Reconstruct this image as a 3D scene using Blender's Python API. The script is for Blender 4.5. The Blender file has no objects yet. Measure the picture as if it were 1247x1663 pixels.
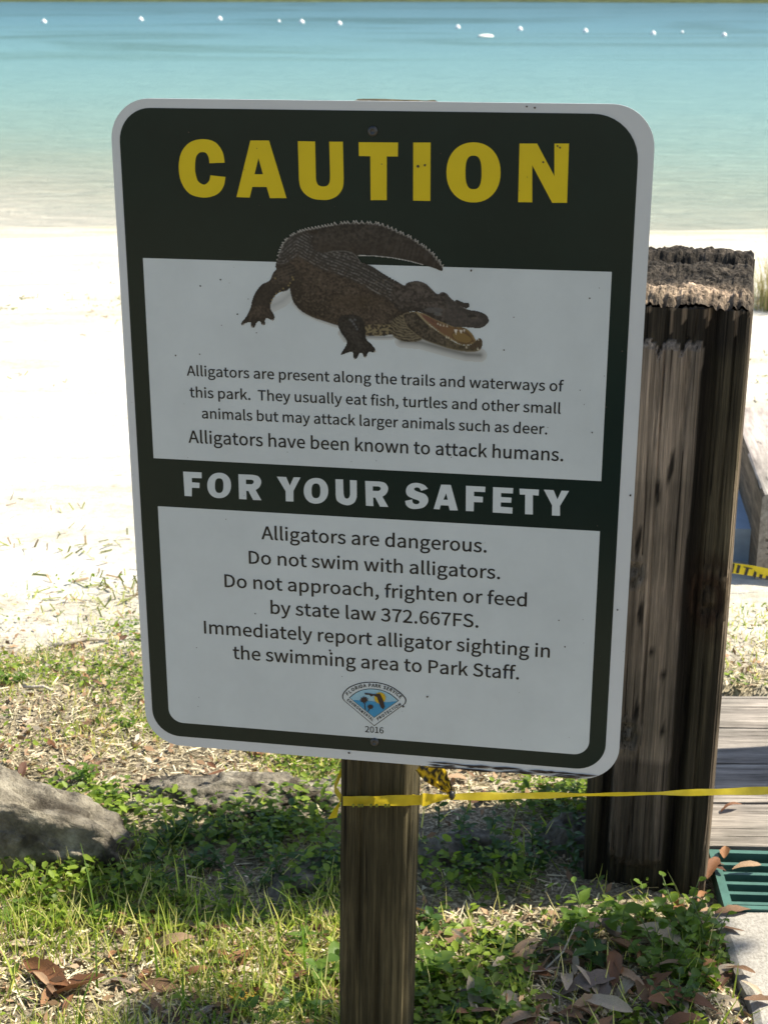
import bpy, math, random, os
import numpy as np
from mathutils import Vector, Matrix, noise
R = math.radians
random.seed(7); rng = np.random.default_rng(7)
S = bpy.context.scene; C = S.collection

# ------------------------------------------------------------------ camera, light, exposure
CAMZ = 1.42; PITCH = R(19.33); F = 2426.0; CX, CY = 623.5, 831.5
cd = bpy.data.cameras.new('camera'); cam = bpy.data.objects.new('camera', cd); C.objects.link(cam); S.camera = cam
cam.location = (0, 0, CAMZ); cam.rotation_euler = (R(90) - PITCH, 0, 0)
cd.sensor_fit = 'VERTICAL'; cd.sensor_height = 36; cd.sensor_width = 27; cd.lens = F / 1663 * 36
cd.clip_start = 0.05; cd.clip_end = 2000
cd.dof.use_dof = True; cd.dof.focus_distance = 1.85; cd.dof.aperture_fstop = 15

SUN_EL = R(48.7); SUN_K = .12
SUN_DIR = Vector((1, SUN_K, 0)).normalized() * math.cos(SUN_EL) + Vector((0, 0, math.sin(SUN_EL)))
W = bpy.data.worlds.new('World'); S.world = W; W.use_nodes = True
wn = W.node_tree.nodes; bg = wn['Background']; sky = wn.new('ShaderNodeTexSky'); sky.sky_type = 'NISHITA'
sky.sun_disc = False; sky.sun_elevation = SUN_EL; sky.sun_rotation = R(83.2); sky.dust_density = 1.0; sky.air_density = 1.0
W.node_tree.links.new(sky.outputs[0], bg.inputs[0]); bg.inputs[1].default_value = 0.10
sl = bpy.data.lights.new('sun', 'SUN'); so = bpy.data.objects.new('sun', sl); C.objects.link(so)
sl.energy = 5.0; sl.angle = R(0.6); sl.color = (1, .925, .78)
so.rotation_euler = SUN_DIR.to_track_quat('Z', 'Y').to_euler(); so.location = (6, 0, 8)
S.view_settings.view_transform = 'Standard'; S.view_settings.look = 'None'; S.view_settings.gamma = 1
S.view_settings.use_curve_mapping = False; S.view_settings.exposure = 1.1
S.cycles.max_bounces = 7; S.cycles.transparent_max_bounces = 8

# ------------------------------------------------------------------ helpers
sp, cp = math.sin(PITCH), math.cos(PITCH)
def ray(x, y):
    a, b = (x - CX) / F, (y - CY) / F
    return Vector((a, cp - sp * b, -(cp * b + sp)))
def atY(x, y, Y):
    d = ray(x, y); return Vector((0, 0, CAMZ)) + d * (Y / d.y)
def atZ(x, y, z=0.0):
    d = ray(x, y); return Vector((0, 0, CAMZ)) + d * ((z - CAMZ) / d.z)
def ground(x, y):
    z = 0.0
    if y > 2.75: z -= 0.066 * (y - 2.75) ** 2 / (y - 2.75 + .6)
    if y > 7: z += .030*min(1, (y-7)/4)*(noise.noise(Vector((x*.35, y*.25, 2)))+.5*noise.noise(Vector((x*1.1, y*.6, 7))))
    if y > 14: z = z - (y - 14) * .04
    return max(z, -2.6)
def gz(x, y):
    if x > .50 and y < 2.9: return ground(x, y) - .03*min(1, max(0, (x-.54)/.03)) + .004*noise.noise(Vector((x*20, y*20, 1)))*(x < .56) 
    n = noise.noise(Vector((x * 3, y * 3, 1.3))) * .012 + noise.noise(Vector((x * 14, y * 14, 4))) * .005
    return ground(x, y) + n * (1 if y < 4 else .6)
def onG(x, y):
    p = atZ(x, y, 0)
    for _ in range(8): p = atZ(x, y, gz(p.x, p.y))
    return p

def tag(o, label=None, cat=None, group=None, kind=None):
    if label: o['label'] = label
    if cat: o['category'] = cat
    if group: o['group'] = group
    if kind: o['kind'] = kind
    return o
def link(name, me, mat=None, parent=None):
    o = bpy.data.objects.new(name, me); C.objects.link(o)
    if mat is not None and me is not None and len(me.materials) == 0: me.materials.append(mat)
    if parent: o.parent = parent
    return o
def empty(name, loc, rz=0):
    o = bpy.data.objects.new(name, None); C.objects.link(o); o.location = loc; o.rotation_euler = (0, 0, rz); o.empty_display_size = .05
    return o
def mesh(name, V, Fc, smooth=False, col=None):
    me = bpy.data.meshes.new(name); me.from_pydata([tuple(v) for v in V], [], [tuple(f) for f in Fc]); me.update()
    if smooth: me.polygons.foreach_set('use_smooth', [True] * len(me.polygons))
    if col is not None:
        a = me.color_attributes.new('Col', 'FLOAT_COLOR', 'POINT')
        c = np.ones((len(V), 4), np.float32); c[:, :3] = np.asarray(col)[:, :3]; a.data.foreach_set('color', c.ravel())
    return me
def npmesh(name, V, Q, col=None, smooth=False):
    """V (n,3) float, Q (m,k) ints, all faces k-gons"""
    me = bpy.data.meshes.new(name); V = np.asarray(V, np.float32); Q = np.asarray(Q, np.int32); k = Q.shape[1]
    me.vertices.add(len(V)); me.vertices.foreach_set('co', V.ravel())
    me.loops.add(Q.size); me.loops.foreach_set('vertex_index', Q.ravel())
    me.polygons.add(len(Q)); me.polygons.foreach_set('loop_start', np.arange(0, Q.size, k, dtype=np.int32))
    if smooth: me.polygons.foreach_set('use_smooth', np.ones(len(Q), bool))
    me.update(calc_edges=True)
    if col is not None:
        a = me.color_attributes.new('Col', 'FLOAT_COLOR', 'POINT')
        c = np.ones((len(V), 4), np.float32); c[:, :3] = col; a.data.foreach_set('color', c.ravel())
    return me
def box(V, Fc, x0, x1, y0, y1, z0, z1):
    b = len(V); V += [(x0,y0,z0),(x1,y0,z0),(x1,y1,z0),(x0,y1,z0),(x0,y0,z1),(x1,y0,z1),(x1,y1,z1),(x0,y1,z1)]
    Fc += [(b,b+3,b+2,b+1),(b+4,b+5,b+6,b+7),(b,b+1,b+5,b+4),(b+1,b+2,b+6,b+5),(b+2,b+3,b+7,b+6),(b+3,b,b+4,b+7)]
def tube(V, Fc, pts, rad, n=6):
    b = len(V); m = len(pts)
    for i, p in enumerate(pts):
        p = Vector(p); q = Vector(pts[min(i + 1, m - 1)]) - Vector(pts[max(i - 1, 0)])
        t = q.normalized() if q.length > 0 else Vector((0, 0, 1)); a = t.cross(Vector((.3, .9, .2))).normalized(); c = t.cross(a)
        for k in range(n):
            an = 2 * math.pi * k / n; V.append(tuple(p + (a * math.cos(an) + c * math.sin(an)) * rad[i]))
    for i in range(m - 1):
        for k in range(n):
            Fc.append((b + i*n + k, b + i*n + (k+1) % n, b + (i+1)*n + (k+1) % n, b + (i+1)*n + k))
    Fc.append(tuple(b + k for k in range(n))[::-1]); Fc.append(tuple(b + (m-1)*n + k for k in range(n)))

# ------------------------------------------------------------------ materials
class NT:
    def __init__(s, name, rough=.7, spec=.3):
        s.m = bpy.data.materials.new(name); s.m.use_nodes = True; s.t = s.m.node_tree; s.b = s.t.nodes['Principled BSDF']
        s.b.inputs['Roughness'].default_value = rough; s.b.inputs['Specular IOR Level'].default_value = spec
        s.out = s.t.nodes['Material Output']
    def n(s, typ, **kw):
        x = s.t.nodes.new(typ)
        for k, v in kw.items(): setattr(x, k, v)
        return x
    def l(s, a, b): s.t.links.new(a, b)
    def coord(s, scale=(1, 1, 1), kind='Object'):
        c = s.n('ShaderNodeTexCoord'); m = s.n('ShaderNodeMapping'); m.inputs['Scale'].default_value = scale
        s.l(c.outputs[kind], m.inputs[0]); return m.outputs[0]
    def noise(s, vec, scale=5, detail=6, rough=.6, dist=0):
        x = s.n('ShaderNodeTexNoise'); s.l(vec, x.inputs['Vector']); x.inputs['Scale'].default_value = scale
        x.inputs['Detail'].default_value = detail; x.inputs['Roughness'].default_value = rough; x.inputs['Distortion'].default_value = dist
        return x.outputs['Fac']
    def ramp(s, fac, stops):
        r = s.n('ShaderNodeValToRGB'); e = r.color_ramp.elements
        while len(e) < len(stops): e.new(.5)
        for q, (p, c) in zip(e, stops): q.position = p; q.color = (*c, 1) if len(c) == 3 else c
        s.l(fac, r.inputs[0]); return r.outputs[0]
    def mix(s, f, a, b, mode='MIX'):
        x = s.n('ShaderNodeMix', data_type='RGBA', blend_type=mode)
        for inp, v in ((x.inputs[0], f), (x.inputs[6], a), (x.inputs[7], b)):
            if isinstance(v, (int, float)): inp.default_value = v
            elif isinstance(v, tuple): inp.default_value = (*v, 1) if len(v) == 3 else v
            else: s.l(v, inp)
        return x.outputs[2]
    def math(s, op, a, b=0.0):
        x = s.n('ShaderNodeMath', operation=op)
        for inp, v in ((x.inputs[0], a), (x.inputs[1], b)):
            if isinstance(v, (int, float)): inp.default_value = v
            else: s.l(v, inp)
        return x.outputs[0]
    def col(s, v): 
        if isinstance(v, tuple): s.b.inputs['Base Color'].default_value = (*v, 1)
        else: s.l(v, s.b.inputs['Base Color'])
    def bump(s, h, strength=.5, dist=.01):
        x = s.n('ShaderNodeBump'); x.inputs['Strength'].default_value = strength; x.inputs['Distance'].default_value = dist
        s.l(h, x.inputs['Height']); s.l(x.outputs[0], s.b.inputs['Normal'])
    def vcol(s):
        a = s.n('ShaderNodeAttribute'); a.attribute_name = 'Col'; return a.outputs['Color']
    def translucent(s, colour, fac):
        t = s.n('ShaderNodeBsdfTranslucent'); mx = s.n('ShaderNodeMixShader'); mx.inputs[0].default_value = fac
        if isinstance(colour, tuple): t.inputs[0].default_value = (*colour, 1)
        else: s.l(colour, t.inputs[0])
        s.l(s.b.outputs[0], mx.inputs[1]); s.l(t.outputs[0], mx.inputs[2]); s.l(mx.outputs[0], s.out.inputs[0])

def mat_ground():
    g = NT('ground', .95, .1); p = g.coord((1, 1, 1)); sx = g.n('ShaderNodeSeparateXYZ'); g.l(p, sx.inputs[0])
    n1 = g.noise(p, 2.2, 8, .65); n2 = g.noise(p, 30, 8, .75); n3 = g.noise(p, 7, 6, .7); n4 = g.noise(p, 160, 3, .7)
    sand = g.ramp(n2, [(.3, (.38, .355, .30)), (.5, (.56, .535, .475)), (.75, (.66, .635, .575))])
    soil = g.ramp(n4, [(.28, (.06, .048, .03)), (.45, (.17, .14, .09)), (.6, (.42, .36, .25)), (.75, (.68, .61, .45))])
    soil = g.mix(g.ramp(n3, [(.4, (0, 0, 0)), (.62, (.55, .55, .55))]), soil, (.10, .082, .06))
    # sand takes over beyond about 3.3 m (ragged edge), greyer again in old drift lines
    yy = g.math('ADD', sx.outputs[1], g.math('MULTIPLY', g.math('SUBTRACT', n3, .5), 1.5))
    f = g.ramp(g.math('MULTIPLY', g.math('SUBTRACT', yy, 2.6), 1.0), [(.25, (0, 0, 0)), (.75, (1, 1, 1))])
    spots = g.ramp(g.noise(p, 9, 7, .8), [(.58, (1, 1, 1)), (.66, (.45, .42, .28))])
    sand = g.mix(.5, sand, g.mix(1.0, sand, spots, 'MULTIPLY'))
    wet = g.ramp(g.math('MULTIPLY', g.math('SUBTRACT', sx.outputs[1], 12.6), .4), [(0, (1, 1, 1)), (.6, (.80, .79, .72))])
    dune = g.ramp(g.noise(g.coord((.5, 1.6, 1)), 1.6, 5, .6, .5), [(.38, (.80, .78, .72)), (.55, (1, 1, 1))]); sand = g.mix(1.0, sand, dune, 'MULTIPLY')
    c = g.mix(f, soil, g.mix(1.0, sand, wet, 'MULTIPLY')); g.col(c)
    g.bump(g.math('ADD', g.math('MULTIPLY', n2, .6), g.math('MULTIPLY', n4, .4)), .8, .012); return g.m
def mat_wood(name, dark, mid, light, sc=(45, 45, 2.2), bump=.5, vcol=False, rough=.85, knots=()):
    g = NT(name, rough, .2); p = g.coord(sc); n1 = g.noise(p, 1, 9, .7, .4)
    p2 = g.coord((sc[0] * 4, sc[1] * 4, sc[2] * 3)); n2 = g.noise(p2, 1, 5, .7)
    p3 = g.coord((3, 3, 3)); n3 = g.noise(p3, 1.5, 4, .6)
    h = g.math('ADD', g.math('MULTIPLY', n1, .6), g.math('MULTIPLY', n2, .4))
    c = g.ramp(h, [(.34, dark), (.5, mid), (.64, light)])
    c = g.mix(.7, c, g.mix(1.0, c, g.ramp(n3, [(.35, (.55, .55, .5)), (.6, (1.15, 1.1, 1.05))]), 'MULTIPLY'))
    ck = g.noise(g.coord((sc[0]*2.4, sc[1]*2.4, sc[2]*.7) if sc[2] < 10 else (sc[0]*.7, sc[1]*2.4, sc[2]*2.4)), 1, 3, .5, .15); ckr = g.ramp(ck, [(.325, (.25, .23, .21)), (.37, (1, 1, 1)), (.66, (1, 1, 1)), (.72, (1.5, 1.45, 1.4))])
    c = g.mix(1.0, c, ckr, 'MULTIPLY'); h = g.math('ADD', h, g.math('MULTIPLY', g.math('MINIMUM', ck, .40), 4.0))
    if vcol: c = g.mix(1.0, c, g.vcol(), 'MULTIPLY')
    g.col(c); g.bump(h, bump, .006); return g.m
def mat_leafgreen(name, c1, c2, tr=.4, trc=(.25, .42, .03)):
    g = NT(name, .45, .35); oi = g.n('ShaderNodeObjectInfo'); p = g.coord((60, 60, 60)); n = g.noise(p, 1, 3)
    f = g.math('ADD', g.math('MULTIPLY', oi.outputs['Random'], .6), g.math('MULTIPLY', n, .4))
    g.col(g.ramp(f, [(.2, c1), (.8, c2)])); g.translucent(trc, tr); return g.m
M = {}
M['ground'] = mat_ground()
M['signpost'] = mat_wood('sign_post_wood', (.016, .014, .007), (.058, .049, .026), (.15, .125, .068), (52, 52, 2.4), .9)
M['bigpost'] = mat_wood('weathered_post_wood', (.30, .28, .25), (.9, .86, .80), (2.0, 1.85, 1.7), (85, 85, 2.6), 1.0, vcol=True)
M['plank'] = mat_wood('plank_wood', (.07, .062, .056), (.24, .218, .195), (.42, .385, .345), (2.5, 45, 45), .7)
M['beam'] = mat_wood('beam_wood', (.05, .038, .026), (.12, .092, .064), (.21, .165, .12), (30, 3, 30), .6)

def mat_simple(name, c, rough=.6, spec=.3, nz=None):
    g = NT(name, rough, spec)
    if nz:
        n = g.noise(g.coord((nz[0],) * 3), 1, 6, .65); a = tuple(x * nz[1] for x in c); b = tuple(x * nz[2] for x in c)
        g.col(g.ramp(n, [(.3, a), (.7, b)])); g.bump(n, nz[3], nz[4])
    else: g.col(c)
    return g.m
M['alu'] = mat_simple('sign_sheet_white', (.62, .64, .65), .32, .45, (6, .93, 1.03, 0, .001))
M['dark'] = mat_simple('sign_print_dark', (.005, .016, .013), .2, .32, (5, .85, 1.25, .01, .001))
M['white'] = mat_simple('sign_print_white', (.60, .645, .655), .3, .4, (7, .90, 1.04, 0, .001))
M['yellow'] = mat_simple('sign_print_yellow', (.70, .52, .004), .3, .4, (9, .94, 1.05, 0, .001))
M['ink'] = mat_simple('sign_print_black', (.012, .012, .012), .32, .4, (9, .9, 1.2, 0, .001))
M['steel'] = mat_simple('screw_steel', (.10, .10, .10), .4, .5, (200, .6, 1.2, .3, .001)); M['steel'].node_tree.nodes['Principled BSDF'].inputs['Metallic'].default_value = .8
def vc(name, rough=.32, spec=.4):
    g = NT(name, rough, spec); g.col(g.vcol()); return g.m
M['print'] = vc('sign_picture_print')

# ------------------------------------------------------------------ ground sheet, water, far shore
def spread(a, b, n, p):   # n coordinates from a to b, steps growing with power p
    return [a + (b - a) * (i / n) ** p for i in range(1, n + 1)]
xs = sorted([-v for v in spread(1.2, 500, 26, 4)]) + list(np.arange(-1.2, 1.301, .025)) + spread(1.3, 500, 26, 4)
ys = sorted([-v for v in spread(-1.4, 120, 16, 3)]) + list(np.arange(1.4, 4.4, .025)) + spread(4.4, 330, 60, 3.2)
V = [(x, y, gz(x, y)) for y in ys for x in xs]; nx = len(xs)
Q = [(j*nx+i, j*nx+i+1, (j+1)*nx+i+1, (j+1)*nx+i) for j in range(len(ys)-1) for i in range(nx-1)]
tag(link('ground', npmesh('ground', V, Q, smooth=True), M['ground']), kind='structure')

WZ = -.75
def mat_water():
    g = NT('lake_water', .46, .3); p = g.coord((1, 1, 1)); sx = g.n('ShaderNodeSeparateXYZ'); g.l(p, sx.inputs[0])
    # real colour of the shallow water over sand: pale by the shore, turquoise, then bluer with depth; the left side stays shallow longer
    d = g.math('SUBTRACT', sx.outputs[1], g.math('MULTIPLY', g.math('SUBTRACT', 0, sx.outputs[0]), .40))
    n = g.noise(p, .35, 4, .6); d = g.math('ADD', d, g.math('MULTIPLY', g.math('SUBTRACT', n, .5), 3.0))
    t = g.math('DIVIDE', 13.5, g.math('MAXIMUM', d, 10.0))
    c = g.ramp(t, [(0.0, (.030, .070, .085)), (.13, (.072, .160, .190)), (.26, (.115, .228, .240)), (.42, (.150, .262, .250)), (.58, (.185, .275, .238)), (.72, (.225, .275, .220)), (.86, (.31, .315, .25)), (.98, (.42, .40, .33))])
    patch = g.ramp(g.noise(g.coord((.035, .05, .1)), 1.0, 5, .65, 1.2), [(.34, (.62, .66, .58)), (.50, (1, 1, 1))])
    c = g.mix(g.ramp(t, [(.25, (1, 1, 1)), (.36, (0, 0, 0))]), c, g.mix(1.0, c, patch, 'MULTIPLY'))
    rip = g.noise(g.coord((.9, 2.6, 1)), 2.2, 6, .75, .8); c = g.mix(1.0, c, g.ramp(rip, [(.38, (.84, .88, .88)), (.5, (1, 1, 1)), (.62, (1.12, 1.09, 1.06))]), 'MULTIPLY'); g.col(c)
    w1 = g.noise(g.coord((1.2, 3.6, 1)), 2.0, 6, .72, .8); w2 = g.noise(g.coord((.5, .9, 1)), 1.0, 3, .5)
    g.bump(g.math('ADD', w1, g.math('MULTIPLY', w2, 1.5)), .9, .10); g.b.inputs['IOR'].default_value = 1.33
    return g.m
yw = [11] + spread(11, 330, 40, 2.5); xw = [-400 + 800 * i / 20 for i in range(21)]
V = [(x, y, WZ) for y in yw for x in xw]; Q = [(j*21+i, j*21+i+1, (j+1)*21+i+1, (j+1)*21+i) for j in range(len(yw)-1) for i in range(20)]
tag(link('lake_water', npmesh('lake_water', V, Q), mat_water()), kind='structure')
V = []; nb = 60
for i in range(nb + 1):
    x = -400 + 800 * i / nb; e = 262 - max(0, min(1, (x - 20) / 60)) * 34 + 6 * noise.noise(Vector((x * .03, 0, 0)))
    for dy, z in ((-3, WZ - .5), (0, WZ + .15), (6, WZ + 1.0), (60, WZ + 2.2), (250, WZ + 5)): V.append((x, e + dy, z))
Q = [(i*5+j, (i+1)*5+j, (i+1)*5+j+1, i*5+j+1) for i in range(nb) for j in range(4)]
tag(link('far_shore', npmesh('far_shore', V, Q, smooth=True), mat_simple('shore_grass', (.06, .075, .03), .9, .1, (.6, .6, 1.4, .5, .3))), kind='structure')

# ------------------------------------------------------------------ trees (far shore, behind the photographer, and the unseen oak added at the right to shade the foreground)
M['bark'] = mat_wood('bark', (.03, .025, .02), (.09, .075, .06), (.17, .15, .12), (9, 9, 3), 1.0)
M['crown'] = mat_leafgreen('tree_leaves', (.03, .055, .014), (.075, .11, .03), .3, (.15, .25, .03))
def crown_mesh(name, clumps, n_per, ls):
    V = []; Q = []
    for (c, r) in clumps:
        n = n_per; u = rng.normal(size=(n, 3)); u /= np.linalg.norm(u, axis=1)[:, None]; rad = r * rng.random(n) ** .45
        P = np.array(c) + u * rad[:, None] * np.array([1, 1, .75])
        A = rng.normal(size=(n, 3)); A /= np.linalg.norm(A, axis=1)[:, None]; B = np.cross(A, rng.normal(size=(n, 3))); B /= np.linalg.norm(B, axis=1)[:, None]
        s = ls * (.6 + .8 * rng.random(n))[:, None]
        b = sum(len(v) for v in V)
        V.append(np.stack([P - A*s, P + B*s*.45, P + A*s, P - B*s*.45], 1).reshape(-1, 3)); Q.append(np.arange(4 * n).reshape(-1, 4) + b)
    return npmesh(name, np.concatenate(V), np.concatenate(Q))
def trunk_mesh(h, r, limbs):
    V = []; Fc = []; tube(V, Fc, [(0, 0, -.3), (0.03*h, 0, h*.3), (-.02*h, .02*h, h*.62), (0, 0, h)], [r*1.25, r, r*.75, r*.3], 8)
    for (z, ex) in limbs: tube(V, Fc, [(0, 0, z), (ex[0]*.45, ex[1]*.45, z + (ex[2]-z)*.6), ex], [r*.5, r*.33, r*.1], 6)
    return mesh('trunk', V, Fc, True)
def treekind(h, cr, ncl, nper, ls):
    cl = []; lm = []
    for k in range(ncl):
        a = 2.4 * k; rr = cr * (.25 + .6 * ((k * .618) % 1)); z = h * (.5 + .5 * ((k * .37) % 1))
        cl.append(((rr * math.cos(a), rr * math.sin(a), z), cr * (.3 + .2 * random.random())))
        if k % 3 == 0: lm.append((h * .35 + .02 * k, (rr*.8*math.cos(a), rr*.8*math.sin(a), z)))
    return trunk_mesh(h * .9, h * .028, lm), crown_mesh('crown', cl, nper, ls)
kinds = [treekind(11, 5, 16, 170, .42), treekind(14, 4.5, 18, 170, .42), treekind(9, 5.5, 14, 190, .42)]
def plant_tree(k, loc, rz, s, label, group=None):
    t = empty('shore_tree' if loc[1] > 0 else 'park_tree', loc, rz); t.scale = (s, s, s)
    link('trunk', kinds[k][0], M['bark'], t); link('crown', kinds[k][1], M['crown'], t); tag(t, label, 'tree', group)
for i in range(34):
    x = -105 + i * 6.6 + random.uniform(-2, 2)
    plant_tree(i % 3, (x, 276 + random.uniform(0, 14) - max(0, min(1, (x - 20) / 60)) * 34, WZ + 1), random.uniform(0, 6), random.uniform(.8, 1.2), f"{['round crowned', 'tall', 'broad low'][i % 3]} distant tree on the far shore, {['first', 'second', 'third', 'fourth', 'fifth', 'sixth', 'seventh', 'eighth', 'ninth', 'tenth', 'eleventh', 'twelfth'][i//3]} of its shape from the left", 'trees along the far shore')
for i, (x, y, s) in enumerate([(-6.5, -9, .7), (3.5, -9.5, .75), (10, -12, .9), (-12, -12, .95)]):
    plant_tree(i % 3, (x, y, 0), i * 1.3, s, 'leafy park tree behind the viewpoint, ' + ['left of centre', 'right of centre', 'far right', 'far left'][i], 'park trees behind the viewpoint')

# ------------------------------------------------------------------ warning sign
YAW = -R(9.6)
tl = atY(177.5, 159, 1.748); SW, SH = .6096, .8167
sr = Vector((math.cos(YAW), math.sin(YAW), 0)); sn = Vector((-sr.y, sr.x, 0)) * -1   # sn points to the viewer
sign = empty('warning_sign', tl + sr * SW / 2 - Vector((0, 0, SH)), YAW)
tag(sign, 'large white and dark green caution sign about alligators on a square wooden post', 'sign')
def su(x, y):   # photo pixel -> sign local (x, z)
    d = ray(x, y); o = Vector((0, 0, CAMZ)); t = (tl - o).dot(sn) / d.dot(sn); p = o + d * t - sign.location
    return (p.dot(sr), p.z)
def poly_mesh(name, loops, mat, layer, parent=sign, local=False, thick=None):
    cu = bpy.data.curves.new(name, 'CURVE'); cu.dimensions = '2D'; cu.fill_mode = 'BOTH'
    for lp in loops:
        s = cu.splines.new('POLY'); s.points.add(len(lp) - 1); s.use_cyclic_u = True
        for q, p in zip(s.points, lp):
            a, b = p if local else su(*p); q.co = (a, b, 0, 1)
    return flat(name, cu, mat, layer, parent)
def flat(name, cu, mat, layer, parent, M4=None):
    o = bpy.data.objects.new('tmp', cu); C.objects.link(o); dg = bpy.context.evaluated_depsgraph_get(); dg.update()
    me = bpy.data.meshes.new_from_object(o.evaluated_get(dg)); bpy.data.objects.remove(o)
    if M4: me.transform(M4)
    me.transform(Matrix(((1, 0, 0, 0), (0, 0, 1, -layer), (0, 1, 0, 0), (0, 0, 0, 1))))
    me.flip_normals() if me.polygons and me.polygons[0].normal.y > 0 else None
    me.materials.clear(); me.name = name
    return link(name, me, mat, parent)
def rrect(x0, x1, z0, z1, r, n=10):
    P = []
    for (cx, cz, a0) in ((x1-r[1], z1-r[1], 0), (x0+r[0], z1-r[0], 90), (x0+r[3], z0+r[3], 180), (x1-r[2], z0+r[2], 270)):
        rr = {0: r[1], 90: r[0], 180: r[3], 270: r[2]}[a0]
        for k in range(n + 1):
            a = R(a0 + 90 * k / n); P.append((cx + rr * math.cos(a), cz + rr * math.sin(a)))
    return P
# metal sheet, 2.5 mm thick
P = rrect(-SW/2, SW/2, 0, SH, (.047,) * 4); n = len(P)
V = [(x, 0, z) for x, z in P] + [(x, .0025, z) for x, z in P]
Fc = [tuple(range(n))[::-1], tuple(range(n, 2*n))] + [(i, (i+1) % n, n+(i+1) % n, n+i) for i in range(n)]
link('sheet', mesh('sheet', V, Fc), M['alu'], sign)
a = su(191.5, 215)[0]; b = su(1033, 240)[0]; t_ = (su(234, 177)[1] + su(983, 182.6)[1]) / 2; u_ = (su(600, 1221)[1] + su(943, 1248.5)[1]) / 2
a2 = su(249.5, 1140)[0]; b2 = su(986.2, 1209)[0]
poly_mesh('dark_print', [rrect((a+a2)/2, (b+b2)/2, u_, t_, (.038, .05, .036, .036))], M['dark'], .0003, local=True)
def rect4(pts, r):
    c = [su(*p) for p in pts]; return rrect((c[0][0]+c[3][0])/2, (c[1][0]+c[2][0])/2, (c[2][1]+c[3][1])/2, (c[0][1]+c[1][1])/2, r)
poly_mesh('white_print', [rect4([(232, 421), (992, 439), (977, 780), (251, 745)], (.0004,) * 4)], M['white'], .0006, local=True)
poly_mesh('white_print', [rect4([(256, 823), (972, 861), (957, 1226), (276.5, 1172.5)], (.0004, .0004, .019, .019))], M['white'], .0006, local=True)

def cat(pts, closed=False, n=5):
    out = []; m = len(pts)
    rngi = range(m) if closed else range(m - 1)
    for i in rngi:
        p0, p1, p2, p3 = (pts[(i-1) % m] if closed or i > 0 else pts[i]), pts[i], pts[(i+1) % m], (pts[(i+2) % m] if closed or i+2 < m else pts[min(i+1, m-1)])
        for k in range(n):
            t = k / n; out.append(tuple(.5*((2*p1[j]) + (-p0[j]+p2[j])*t + (2*p0[j]-5*p1[j]+4*p2[j]-p3[j])*t*t + (-p0[j]+3*p1[j]-3*p2[j]+p3[j])*t**3) for j in (0, 1)))
    if not closed: out.append(pts[-1])
    return out
def sell(cx, cy, rx, ry, e=2.2, n=48):
    P = []
    for k in range(n):
        a = 2*math.pi*k/n; c, s = math.cos(a), math.sin(a); P.append((cx + rx*math.copysign(abs(c)**(2/e), c), cy + ry*math.copysign(abs(s)**(2/e), s)))
    return P
def T(lp, ox, oy, s): return [(ox + x / s, oy + y / s) for x, y in lp]
A0 = (280, 200, 3.668); B0 = (600, 200, 3.668); C0 = (280, 750, 3.779); D0 = (600, 760, 3.668)
head = [
 [T(cat([(313,235),(300,170),(255,112),(180,95),(105,115),(55,175),(40,262),(55,350),(105,420),(190,443),(265,425),(305,380),(318,320)]) + cat([(228,310),(222,340),(205,360),(185,365),(155,345),(140,300),(137,260),(142,205),(160,178),(180,172),(203,178),(218,205),(222,238)]), *A0)],
 [T([(466,103),(577,103),(681,446),(582,446),(563,380),(478,379),(462,443),(383,440)], *A0), T([(514,208),(541,304),(491,304)], *A0)],
 [T([(748,107),(851,109)] + cat([(855,300),(857,340),(870,368),(898,377),(925,370),(938,345),(940,300)]) + [(935,110),(1016,110)] + cat([(1021,330),(1015,385),(985,430),(940,453),(895,457),(840,450),(795,425),(765,385),(755,335)]), *A0)],
 [T([(1110,113),(1344,115),(1343,198),(1277,198),(1277,458),(1181,458),(1179,197),(1111,195)], *A0)],
 [T([(261,115),(364,115),(362,463),(260,461)], *B0)],
 [T(sell(619,293,161,179,2.15), *B0), T(sell(619,293,48,100,2.7), *B0)],
 [T([(893,121),(997,121),(1100,315),(1100,121),(1187,121),(1175,474),(1087,474),(968,250),(968,471),(884,470)], *B0)]]
for g in head: poly_mesh('heading_letter', g, M['yellow'], .0006)
Rr = [[(406,75)] + cat([(495,79),(528,88),(545,112),(545,135),(532,158),(512,172)]) + [(548,235),(497,233),(468,178),(455,177),(457,230),(411,227)], [(453,108)] + cat([(487,109),(499,115),(500,128),(488,137)]) + [(453,136)]]
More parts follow.
